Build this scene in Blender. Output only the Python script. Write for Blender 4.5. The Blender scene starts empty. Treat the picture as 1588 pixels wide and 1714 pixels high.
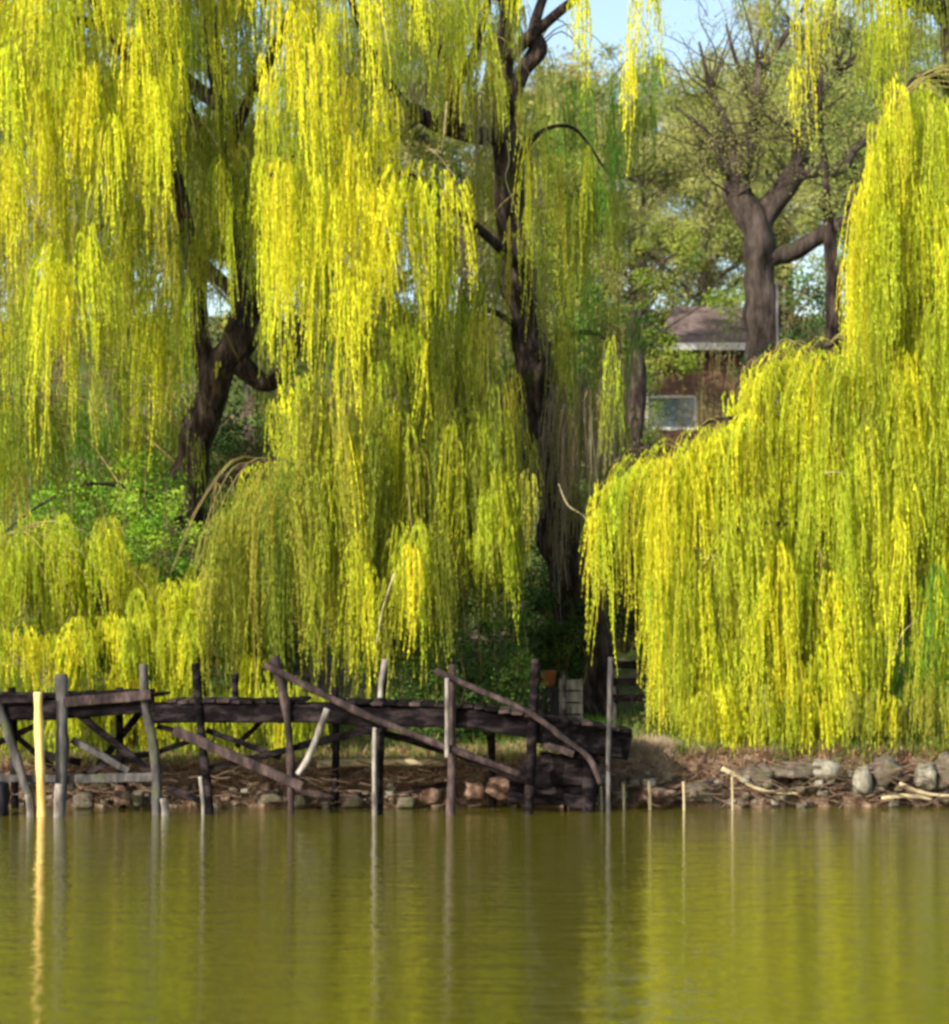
import bpy, math, random
import numpy as np
from mathutils import Vector, noise as mn

random.seed(7); RNG = np.random.default_rng(7)
S = bpy.context.scene; COL = S.collection

# ------------------------------------------------------------------ world frame
# camera stands across the pond; x right, y away, z up; shoreline near y=0.6
CY, CZ, F, HX, HY = -30.0, 2.0, 4500.0, 794.0, 1055.0
def P(px, py, y=0.0):
    k = (y - CY) / F
    return Vector(((px - HX) * k, y, CZ - (py - HY) * k))
def M(px, y=0.0): return px * (y - CY) / F      # length of px at depth y

# ------------------------------------------------------------------ materials
def nt(name):
    m = bpy.data.materials.new(name); m.use_nodes = True
    n = m.node_tree; n.nodes.clear()
    return m, n
def N(n, t, **kw):
    o = n.nodes.new(t)
    for k, v in kw.items():
        if k in o.inputs: o.inputs[k].default_value = v
        else: setattr(o, k, v)
    return o
def rough_mat(name, cols, scale=(6, 6, 6), rough=0.85, bump=0.6, detail=8, bscale=None, dist=0.02, spec=0.25, tint=None, moss=None):
    """noise mottled surface: cols = list of (pos, rgb)"""
    m, n = nt(name); L = n.links.new
    tc = N(n, 'ShaderNodeTexCoord'); mp = N(n, 'ShaderNodeMapping'); mp.inputs['Scale'].default_value = scale
    L(tc.outputs['Object'], mp.inputs['Vector'])
    nz = N(n, 'ShaderNodeTexNoise', Scale=1.0, Detail=detail, Roughness=0.65); L(mp.outputs[0], nz.inputs['Vector'])
    cr = N(n, 'ShaderNodeValToRGB'); e = cr.color_ramp.elements
    while len(e) < len(cols): e.new(0.5)
    for i, (p, c) in enumerate(cols): e[i].position = p; e[i].color = (*c, 1)
    L(nz.outputs['Fac'], cr.inputs['Fac'])
    b = N(n, 'ShaderNodeBsdfPrincipled', Roughness=rough); b.inputs['Specular IOR Level'].default_value = spec
    out_c = cr.outputs['Color']
    if moss:
        nz3 = N(n, 'ShaderNodeTexNoise', Scale=moss[1], Detail=5.0); L(tc.outputs['Object'], nz3.inputs['Vector'])
        r3 = N(n, 'ShaderNodeMapRange'); r3.inputs[1].default_value = moss[2]; r3.inputs[2].default_value = moss[2] + 0.12
        L(nz3.outputs['Fac'], r3.inputs[0])
        mx = N(n, 'ShaderNodeMixRGB'); mx.inputs[2].default_value = (*moss[0], 1)
        L(r3.outputs[0], mx.inputs[0]); L(out_c, mx.inputs[1]); out_c = mx.outputs[0]
    L(out_c, b.inputs['Base Color'])
    nz2 = N(n, 'ShaderNodeTexNoise', Scale=(bscale or 3.0), Detail=8.0, Roughness=0.7); L(mp.outputs[0], nz2.inputs['Vector'])
    bp = N(n, 'ShaderNodeBump', Strength=bump, Distance=dist); L(nz2.outputs['Fac'], bp.inputs['Height'])
    L(bp.outputs[0], b.inputs['Normal'])
    o = N(n, 'ShaderNodeOutputMaterial'); L(b.outputs[0], o.inputs[0])
    return m
def leaf_mat(name, trans=0.4, rough=0.7):
    m, n = nt(name); L = n.links.new
    at = N(n, 'ShaderNodeAttribute', attribute_name='tint')
    d = N(n, 'ShaderNodeBsdfPrincipled', Roughness=rough); d.inputs['Specular IOR Level'].default_value = 0.1
    t = N(n, 'ShaderNodeBsdfTranslucent')
    L(at.outputs['Color'], d.inputs['Base Color']); L(at.outputs['Color'], t.inputs['Color'])
    mx = N(n, 'ShaderNodeMixShader'); mx.inputs[0].default_value = trans
    L(d.outputs[0], mx.inputs[1]); L(t.outputs[0], mx.inputs[2])
    o = N(n, 'ShaderNodeOutputMaterial'); L(mx.outputs[0], o.inputs[0])
    return m

MT = {}
MT['bark'] = rough_mat('bark', [(0.38, (0.010, 0.006, 0.005)), (0.5, (0.055, 0.036, 0.030)), (0.64, (0.18, 0.13, 0.10))], (9, 9, 2.0), bump=1.0, dist=0.12, moss=((0.06, 0.07, 0.02), 1.6, 0.62))
MT['bark_grey'] = rough_mat('grey bark', [(0.36, (0.03, 0.021, 0.017)), (0.5, (0.09, 0.066, 0.052)), (0.66, (0.18, 0.14, 0.115))], (8, 8, 1.8), bump=1.0, dist=0.14, moss=((0.10, 0.11, 0.04), 1.4, 0.6))
MT['twig'] = rough_mat('twig', [(0.3, (0.14, 0.10, 0.04)), (0.7, (0.34, 0.29, 0.10))], (4, 4, 4), bump=0.3)
MT['root'] = rough_mat('root', [(0.35, (0.06, 0.035, 0.022)), (0.6, (0.22, 0.15, 0.10)), (0.75, (0.42, 0.33, 0.22))], (3, 3, 3), bump=0.3)
MT['pale_twig'] = rough_mat('pale twig', [(0.3, (0.30, 0.24, 0.13)), (0.7, (0.55, 0.47, 0.28))], (9, 9, 9), bump=0.4)
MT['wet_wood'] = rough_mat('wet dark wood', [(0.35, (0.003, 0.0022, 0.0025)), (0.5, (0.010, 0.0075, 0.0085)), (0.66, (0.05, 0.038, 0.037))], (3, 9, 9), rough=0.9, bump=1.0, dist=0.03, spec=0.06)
MT['brown_wood'] = rough_mat('brown weathered wood', [(0.35, (0.012, 0.008, 0.008)), (0.5, (0.04, 0.026, 0.024)), (0.68, (0.12, 0.085, 0.075))], (7, 7, 3), bump=0.8, dist=0.02)
MT['grey_wood'] = rough_mat('grey weathered wood', [(0.35, (0.022, 0.02, 0.02)), (0.5, (0.065, 0.06, 0.056)), (0.68, (0.16, 0.145, 0.135))], (9, 9, 2.5), bump=0.8, dist=0.015, moss=((0.07, 0.085, 0.03), 3, 0.6))
MT['pale_wood'] = rough_mat('pale bleached wood', [(0.35, (0.07, 0.06, 0.05)), (0.5, (0.22, 0.20, 0.17)), (0.68, (0.44, 0.40, 0.34))], (9, 9, 2.5), bump=0.5, dist=0.01)
MT['yellow_wood'] = rough_mat('yellow peeled pole', [(0.3, (0.45, 0.27, 0.07)), (0.5, (0.74, 0.52, 0.17)), (0.8, (0.86, 0.68, 0.32))], (7, 7, 2), bump=0.35, dist=0.01)
MT['stone'] = rough_mat('bank stone', [(0.3, (0.05, 0.04, 0.028)), (0.5, (0.13, 0.105, 0.075)), (0.72, (0.30, 0.26, 0.19))], (6, 6, 6), bump=1, dist=0.03, moss=((0.08, 0.09, 0.03), 3.5, 0.58))
MT['pale_stone'] = rough_mat('pale stone', [(0.3, (0.10, 0.09, 0.06)), (0.5, (0.26, 0.24, 0.18)), (0.72, (0.46, 0.43, 0.34))], (6, 6, 6), bump=1, dist=0.03, moss=((0.12, 0.13, 0.05), 4, 0.64))
MT['red_stone'] = rough_mat('reddish stone', [(0.36, (0.05, 0.026, 0.018)), (0.5, (0.15, 0.09, 0.06)), (0.66, (0.34, 0.25, 0.18))], (7, 7, 7), bump=1, dist=0.03)
MT['leaf'] = leaf_mat('willow leaf', 0.5)
MT['leaf_bg'] = leaf_mat('tree leaf', 0.35)
MT['dry'] = leaf_mat('dry leaf', 0.1, 0.8)
MT['white_paint'] = rough_mat('white paint', [(0.3, (0.36, 0.35, 0.30)), (0.7, (0.62, 0.60, 0.55))], (8, 8, 8), rough=0.5, bump=0.1)
MT['roof'] = rough_mat('weathered roof sheet', [(0.35, (0.09, 0.062, 0.050)), (0.52, (0.17, 0.12, 0.10)), (0.7, (0.25, 0.195, 0.165))], (3, 3, 3), bump=0.4)
MT['orange'] = rough_mat('orange plastic', [(0.3, (0.22, 0.06, 0.02)), (0.7, (0.36, 0.12, 0.04))], (8, 8, 8), rough=0.5, bump=0.2)
MT['rubber'] = rough_mat('black rubber', [(0.3, (0.003, 0.003, 0.005)), (0.7, (0.012, 0.012, 0.016))], (8, 8, 8), rough=0.6, bump=0.3)

def brick_mat():
    m, n = nt('brick'); L = n.links.new
    tc = N(n, 'ShaderNodeTexCoord'); mp = N(n, 'ShaderNodeMapping'); mp.inputs['Rotation'].default_value = (math.radians(90), 0, 0)
    L(tc.outputs['Object'], mp.inputs[0])
    b = N(n, 'ShaderNodeTexBrick', Scale=2.2); b.inputs['Color1'].default_value = (0.22, 0.095, 0.06, 1); b.inputs['Color2'].default_value = (0.15, 0.07, 0.05, 1)
    b.inputs['Mortar'].default_value = (0.18, 0.13, 0.10, 1); b.inputs['Mortar Size'].default_value = 0.015
    L(mp.outputs[0], b.inputs['Vector'])
    nz = N(n, 'ShaderNodeTexNoise', Scale=2.0, Detail=6.0); L(tc.outputs['Object'], nz.inputs['Vector'])
    mx = N(n, 'ShaderNodeMixRGB', blend_type='MULTIPLY'); mx.inputs[0].default_value = 0.6
    L(b.outputs['Color'], mx.inputs[1]); L(nz.outputs['Fac'], mx.inputs[2])
    p = N(n, 'ShaderNodeBsdfPrincipled', Roughness=0.9); L(mx.outputs[0], p.inputs['Base Color'])
    o = N(n, 'ShaderNodeOutputMaterial'); L(p.outputs[0], o.inputs[0]); return m
MT['brick'] = brick_mat()
def glass_mat():
    m, n = nt('window glass')
    p = N(n, 'ShaderNodeBsdfPrincipled', Roughness=0.08); p.inputs['Base Color'].default_value = (0.10, 0.13, 0.14, 1)
    p.inputs['Specular IOR Level'].default_value = 0.9
    o = N(n, 'ShaderNodeOutputMaterial'); n.links.new(p.outputs[0], o.inputs[0]); return m
MT['glass'] = glass_mat()

# ------------------------------------------------------------------ object helpers
def tag(o, label=None, cat=None, group=None, kind=None):
    if label: o['label'] = label
    if cat: o['category'] = cat
    if group: o['group'] = group
    if kind: o['kind'] = kind
    return o
def empty(name, loc=(0, 0, 0)):
    o = bpy.data.objects.new(name, None); COL.objects.link(o); o.location = loc; o.empty_display_size = 0.3
    return o
class MB:
    """collects quads (and a tint) and links them as one mesh"""
    def __init__(s): s.v = []; s.f = []; s.c = []; s.n = 0
    def add(s, v, f, c=(1, 1, 1)):
        v = np.asarray(v, dtype=np.float32).reshape(-1, 3); f = np.asarray(f, dtype=np.int64).reshape(-1, 4)
        c = np.asarray(c, dtype=np.float32)
        if c.ndim == 1: c = np.tile(c, (len(v), 1))
        s.v.append(v); s.f.append(f + s.n); s.c.append(c); s.n += len(v)
    def build(s, name, mat, parent=None, smooth=True, origin=None):
        v = np.concatenate(s.v); f = np.concatenate(s.f); c = np.concatenate(s.c)
        off = np.zeros(3, dtype=np.float32)
        if parent is not None:
            q = parent
            while q is not None: off += np.array(q.location, dtype=np.float32); q = q.parent
        elif origin is not None: off = np.array(origin, dtype=np.float32)
        v = v - off
        me = bpy.data.meshes.new(name)
        me.vertices.add(len(v)); me.vertices.foreach_set('co', v.ravel())
        me.loops.add(f.size); me.loops.foreach_set('vertex_index', f.ravel().astype(np.int32))
        me.polygons.add(len(f)); me.polygons.foreach_set('loop_start', np.arange(0, f.size, 4, dtype=np.int32))
        me.polygons.foreach_set('loop_total', np.full(len(f), 4, dtype=np.int32))
        me.polygons.foreach_set('use_smooth', np.full(len(f), smooth, dtype=bool))
        a = me.color_attributes.new('tint', 'FLOAT_COLOR', 'POINT')
        a.data.foreach_set('color', np.concatenate([c, np.ones((len(c), 1), np.float32)], 1).ravel())
        me.update(calc_edges=True); me.validate()
        me.materials.append(mat)
        o = bpy.data.objects.new(name, me); COL.objects.link(o)
        if parent is not None: o.parent = parent
        elif origin is not None: o.location = origin
        return o

def smooth_path(pts, rad, sub=5):
    pts = [Vector(p) for p in pts]
    if len(pts) == 2: pts = [pts[0], pts[0].lerp(pts[1], 0.5), pts[1]]; rad = [rad[0], (rad[0] + rad[1]) / 2, rad[1]] if len(rad) == 2 else rad
    if len(rad) != len(pts):
        rad = [rad[0] + (rad[-1] - rad[0]) * i / (len(pts) - 1) for i in range(len(pts))]
    P_, R_ = [], []
    for i in range(len(pts) - 1):
        a = pts[max(i - 1, 0)]; b = pts[i]; c = pts[i + 1]; d = pts[min(i + 2, len(pts) - 1)]
        for k in range(sub):
            t = k / sub
            P_.append(0.5 * ((2 * b) + (c - a) * t + (2 * a - 5 * b + 4 * c - d) * t * t + (3 * b - a - 3 * c + d) * t ** 3))
            R_.append(rad[i] * (1 - t) + rad[i + 1] * t)
    P_.append(pts[-1]); R_.append(rad[-1])
    return P_, R_
def tube(mb, pts, rad, sides=8, sub=5, gnarl=0.0, c=(1, 1, 1), nf=2.0):
    P_, R_ = smooth_path(pts, list(rad), sub)
    n = len(P_); vs = []
    up = None
    for i in range(n):
        t = (P_[min(i + 1, n - 1)] - P_[max(i - 1, 0)]).normalized()
        if up is None: up = Vector((0, 1, 0)) if abs(t.y) < 0.9 else Vector((1, 0, 0))
        s_ = t.cross(up).normalized(); up = s_.cross(t).normalized()
        for k in range(sides):
            a = 2 * math.pi * k / sides
            d = s_ * math.cos(a) + up * math.sin(a)
            r = R_[i]
            if gnarl:
                r *= 1 + gnarl * mn.noise((P_[i] + d * R_[i]) * nf) + gnarl * 0.5 * mn.noise(Vector((d.x * 4, d.y * 4, P_[i].z * 1.2 + P_[i].x)))
            vs.append(P_[i] + d * r)
    fs = []
    for i in range(n - 1):
        for k in range(sides):
            k2 = (k + 1) % sides
            fs.append((i * sides + k, i * sides + k2, (i + 1) * sides + k2, (i + 1) * sides + k))
    # end caps (quads fanned to a centre)
    vs.append(P_[0]); vs.append(P_[-1]); c0, c1 = n * sides, n * sides + 1
    for k in range(0, sides, 2):
        fs.append((c0, (k + 2) % sides, (k + 1) % sides, k))
        b = (n - 1) * sides
        fs.append((c1, b + k, b + (k + 1) % sides, b + (k + 2) % sides))
    mb.add([tuple(v) for v in vs], fs, c)
def beam(mb, p, q, w, h, n=7, rough=0.006, roll=0.0, seed=0):
    """rough sawn timber, w across (depth), h tall, chamfered section"""
    p = Vector(p); q = Vector(q); t = (q - p).normalized()
    side = Vector((0, 1, 0)) if abs(t.y) < 0.8 else Vector((1, 0, 0))
    u = t.cross(side).normalized(); s_ = u.cross(t).normalized()
    if u.z < 0: u = -u
    ch = 0.15
    sec = [(-.5, -.5 + ch), (-.5 + ch, -.5), (.5 - ch, -.5), (.5, -.5 + ch), (.5, .5 - ch), (.5 - ch, .5), (-.5 + ch, .5), (-.5, .5 - ch)]
    sec = [(a * 1.0, b) for a, b in sec]
    m = min(w, h)
    sec = [(-.5 * w, -.5 * h + ch * m), (-.5 * w + ch * m, -.5 * h), (.5 * w - ch * m, -.5 * h), (.5 * w, -.5 * h + ch * m), (.5 * w, .5 * h - ch * m), (.5 * w - ch * m, .5 * h), (-.5 * w + ch * m, .5 * h), (-.5 * w, .5 * h - ch * m)]
    n = max(n, int((q - p).length / 0.12)); vs = []; fs = []
    for i in range(n + 1):
        c = p.lerp(q, i / n)
        for a, b in sec:
            v = c + s_ * a + u * b
            v = v + (s_ * mn.noise(v * 6 + Vector((seed, 0, 0))) + u * mn.noise(v * 6 + Vector((0, seed, 9)))) * rough * 2
            vs.append(v)
    for i in range(n):
        for k in range(8):
            k2 = (k + 1) % 8
            fs.append((i * 8 + k, (i + 1) * 8 + k, (i + 1) * 8 + k2, i * 8 + k2))
    for b in (0, n * 8):
        fs += [(b, b + 1, b + 2, b + 3), (b, b + 3, b + 4, b + 7), (b + 4, b + 5, b + 6, b + 7)]
    mb.add([tuple(v) for v in vs], fs)
def box(mb, a, b):
    x0, y0, z0 = a; x1, y1, z1 = b
    v = [(x0, y0, z0), (x1, y0, z0), (x1, y1, z0), (x0, y1, z0), (x0, y0, z1), (x1, y0, z1), (x1, y1, z1), (x0, y1, z1)]
    mb.add(v, [(0, 3, 2, 1), (4, 5, 6, 7), (0, 1, 5, 4), (1, 2, 6, 5), (2, 3, 7, 6), (3, 0, 4, 7)])

# ------------------------------------------------------------------ terrain
def fbm(x, y, s=1.0, seed=0.0):
    r = 0
    for i in range(6):
        a = 1.7 ** i * s; ph = seed * 3.1 + i * 2.3
        r = r + np.sin(x * a * 1.13 + ph + 1.7 * np.sin(y * a * 0.71 + ph)) * np.cos(y * a * 0.93 - ph * 1.3 + 1.1 * np.sin(x * a * 0.57)) / (1.45 ** i)
    return r / 3
def shore(x):   # y of the waterline
    return 0.55 + 0.10 * np.sin(x * 1.3 + 1) + 0.06 * np.sin(x * 3.7) + 0.03 * np.sin(x * 9.1)
def ground_z(x, y):
    x = np.asarray(x, float); y = np.asarray(y, float)
    d = y - shore(x)
    r = 1 / (1 + np.exp(-(x - 1.0) * 1.6))            # right bank is higher
    lip = 0.42 + 0.16 * r
    under = -0.25 + 0 * d + np.clip(d * 0.6, -1.4, 0)
    face = -0.25 + (lip + 0.25) * np.clip((d + 0.12) / 0.34, 0, 1) ** 0.8
    prof = np.interp(y, [-60, 0.9, 4, 8, 14, 22, 30, 45, 60, 90, 140, 300], [0, 0, 0.20, 0.5, 1.5, 3.4, 5.0, 8.6, 11.5, 15.5, 17, 17])
    z = np.where(d < -0.12, under, face) + np.where(y > 0.9, prof, 0)
    amp = np.clip((y - 0.5) * 0.06, 0.0, 0.7)
    z = z + fbm(x, y, 0.5) * amp + 0.035 * fbm(x, y, 5.0, 2) * (d > -0.3)
    return z
def terrain():
    ys = np.concatenate([np.linspace(-70, -3, 20), np.linspace(-2.5, 0.1, 12), np.linspace(0.15, 2, 48), np.linspace(2.1, 12, 60), np.linspace(12.5, 60, 60), np.linspace(65, 320, 26)])
    xs = np.concatenate([np.linspace(-220, -13, 36), np.linspace(-12, 12, 330), np.linspace(13, 220, 36)])
    X, Y = np.meshgrid(xs, ys); Z = ground_z(X, Y)
    nx, ny = len(xs), len(ys)
    v = np.stack([X, Y, Z], -1).reshape(-1, 3)
    i = np.arange(nx - 1)[None, :] + nx * np.arange(ny - 1)[:, None]
    f = np.stack([i, i + 1, i + 1 + nx, i + nx], -1).reshape(-1, 4)
    mb = MB(); mb.add(v, f)
    return mb
m, n = nt('bank earth'); L = n.links.new
tc = N(n, 'ShaderNodeTexCoord')
nz = N(n, 'ShaderNodeTexNoise', Scale=6.0, Detail=10.0, Roughness=0.75); L(tc.outputs['Object'], nz.inputs['Vector'])
cr = N(n, 'ShaderNodeValToRGB'); e = cr.color_ramp.elements; e.new(0.5); e.new(0.6)
for i, (p, c) in enumerate([(0.34, (0.025, 0.014, 0.010)), (0.45, (0.15, 0.09, 0.06)), (0.54, (0.31, 0.21, 0.14)), (0.66, (0.52, 0.42, 0.30))]): e[i].position = p; e[i].color = (*c, 1)
L(nz.outputs['Fac'], cr.inputs[0])
nz2 = N(n, 'ShaderNodeTexNoise', Scale=0.5, Detail=6.0, Roughness=0.6); L(tc.outputs['Object'], nz2.inputs['Vector'])
sx = N(n, 'ShaderNodeSeparateXYZ'); L(tc.outputs['Object'], sx.inputs[0])
ry = N(n, 'ShaderNodeMapRange'); ry.inputs[1].default_value = 1.5; ry.inputs[2].default_value = 9; ry.inputs[3].default_value = -0.2; ry.inputs[4].default_value = 0.12; L(sx.outputs['Y'], ry.inputs[0])
ad = N(n, 'ShaderNodeMath', operation='ADD'); L(nz2.outputs['Fac'], ad.inputs[0]); L(ry.outputs[0], ad.inputs[1])
r2 = N(n, 'ShaderNodeMapRange'); r2.inputs[1].default_value = 0.48; r2.inputs[2].default_value = 0.62; L(ad.outputs[0], r2.inputs[0])
gr = N(n, 'ShaderNodeMixRGB'); gr.inputs[2].default_value = (0.085, 0.12, 0.025, 1); L(r2.outputs[0], gr.inputs[0]); L(cr.outputs[0], gr.inputs[1])
b = N(n, 'ShaderNodeBsdfPrincipled', Roughness=0.95); b.inputs['Specular IOR Level'].default_value = 0.15; L(gr.outputs[0], b.inputs['Base Color'])
nz3 = N(n, 'ShaderNodeTexNoise', Scale=14.0, Detail=8.0, Roughness=0.75); L(tc.outputs['Object'], nz3.inputs['Vector'])
bp = N(n, 'ShaderNodeBump', Strength=1.0, Distance=0.06); L(nz3.outputs['Fac'], bp.inputs['Height']); L(bp.outputs[0], b.inputs['Normal'])
o = N(n, 'ShaderNodeOutputMaterial'); L(b.outputs[0], o.inputs[0]); MT['earth'] = m
g = terrain().build('ground', MT['earth']); tag(g, kind='structure')

# water
m, n = nt('pond water'); L = n.links.new
tc = N(n, 'ShaderNodeTexCoord')
def wave(sc, detail, rough=0.5):
    mp = N(n, 'ShaderNodeMapping'); mp.inputs['Scale'].default_value = sc; L(tc.outputs['Object'], mp.inputs[0])
    z = N(n, 'ShaderNodeTexNoise', Scale=1.0, Detail=detail, Roughness=rough); L(mp.outputs[0], z.inputs['Vector']); return z.outputs['Fac']
a1 = wave((0.55, 1.6, 1), 2.0); a2 = wave((2.2, 7.0, 1), 2.0); a3 = wave((9.0, 30.0, 1), 1.0)
b1 = N(n, 'ShaderNodeBump', Strength=1.0, Distance=0.012); L(a1, b1.inputs['Height'])
b2 = N(n, 'ShaderNodeBump', Strength=1.0, Distance=0.010); L(a2, b2.inputs['Height']); L(b1.outputs[0], b2.inputs['Normal'])
b3 = N(n, 'ShaderNodeBump', Strength=1.0, Distance=0.0030); L(a3, b3.inputs['Height']); L(b2.outputs[0], b3.inputs['Normal'])
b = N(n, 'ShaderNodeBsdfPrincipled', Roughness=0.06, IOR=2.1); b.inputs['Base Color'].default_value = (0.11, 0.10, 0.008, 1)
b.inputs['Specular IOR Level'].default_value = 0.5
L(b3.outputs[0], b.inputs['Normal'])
o = N(n, 'ShaderNodeOutputMaterial'); L(b.outputs[0], o.inputs[0])
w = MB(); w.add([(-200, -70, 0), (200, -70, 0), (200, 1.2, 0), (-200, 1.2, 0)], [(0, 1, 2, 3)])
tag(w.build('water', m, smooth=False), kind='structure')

# ------------------------------------------------------------------ foliage
TONE = {0: (0.82, 0.81, 0.045), 1: (0.58, 0.63, 0.045), 2: (0.31, 0.37, 0.045), 3: (0.40, 0.35, 0.17), 4: (0.24, 0.44, 0.05), 5: (0.48, 0.48, 0.06)}  # leaf tints vary by nature; olive ones also put inner shade into the colour
def strands(mb, p0, d, Ln, col, dens=38, leaf=0.075, wid=0.0145, a=0.22, sway=0.04, stem=0.0045, hump=None, lean=(0, 0)):
    """vectorised: N hanging withies with narrow leaves. p0 (N,3), d (N,2) outward drift, Ln (N,), col (N,3)"""
    p0 = np.asarray(p0); n_ = len(p0)
    ph = RNG.uniform(0, 6.28, (n_, 4)); fr = RNG.uniform(1.2, 3.0, (n_, 2))
    lx = lean[0] + RNG.normal(0, .02, n_); ly = lean[1] + RNG.normal(0, .02, n_)
    hp = np.zeros(n_) if hump is None else hump
    def pos(idx, t):
        e_ = 1 - np.exp(-t / a)
        x = p0[idx, 0] + d[idx, 0] * e_ + sway * np.sin(t * fr[idx, 0] + ph[idx, 0]) * np.minimum(t, 1.0) + lx[idx] * t
        y = p0[idx, 1] + d[idx, 1] * e_ + sway * np.sin(t * fr[idx, 1] + ph[idx, 1]) * np.minimum(t, 1.0) + ly[idx] * t
        z = p0[idx, 2] - (t - a * e_) + hp[idx] * (t / 0.2) * np.exp(1 - t / 0.2)
        return np.stack([x, y, z], -1)
    K = 7
    s_ = np.linspace(0, 1, K)[None, :] ** 1.4
    idx = np.repeat(np.arange(n_)[:, None], K, 1); t = s_ * (Ln * 1.0)[:, None]
    pt = pos(idx, t)                                        # N,K,3
    az = ph[:, 2]; sd = np.stack([np.cos(az), np.sin(az), np.zeros(n_)], -1)[:, None, :] * stem * (1 - 0.6 * s_)[..., None]
    v = np.stack([pt - sd, pt + sd], 2).reshape(-1, 3)     # N*K*2
    base = (np.arange(n_) * K * 2)[:, None] + (np.arange(K - 1) * 2)[None, :]
    f = np.stack([base, base + 1, base + 3, base + 2], -1).reshape(-1, 4)
    mb.add(v, f, np.repeat(col * np.array([0.95, 0.8, 1.2]), K * 2, 0))
    cnt = np.maximum(3, (Ln * dens).astype(int)); tot = cnt.sum()
    id2 = np.repeat(np.arange(n_), cnt)
    u = RNG.uniform(0, 1, tot) ** 0.9; t2 = u * Ln[id2]
    q = pos(id2, t2)
    az = RNG.uniform(0, 6.283, tot); out = RNG.uniform(0.05, 0.38, tot)
    dr = np.stack([np.cos(az) * out, np.sin(az) * out, -np.ones(tot)], -1); dr /= np.linalg.norm(dr, axis=1)[:, None]
    rv = RNG.normal(size=(tot, 3)); sd = np.cross(dr, rv); sd /= np.linalg.norm(sd, axis=1)[:, None] + 1e-9
    l = leaf * RNG.uniform(0.45, 1.45, tot) * (1 - 0.45 * u); w_ = wid * RNG.uniform(0.7, 1.3, tot) * 0.5
    a0 = q; a2 = q + dr * l[:, None]; mid = q + dr * (l * 0.45)[:, None]
    v = np.stack([a0, mid - sd * w_[:, None], a2, mid + sd * w_[:, None]], 1).reshape(-1, 3)
    f = np.arange(tot * 4).reshape(-1, 4)
    c = col[id2] * RNG.uniform(0.86, 1.10, tot)[:, None]
    mb.add(v, f, np.repeat(c, 4, 0))

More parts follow.
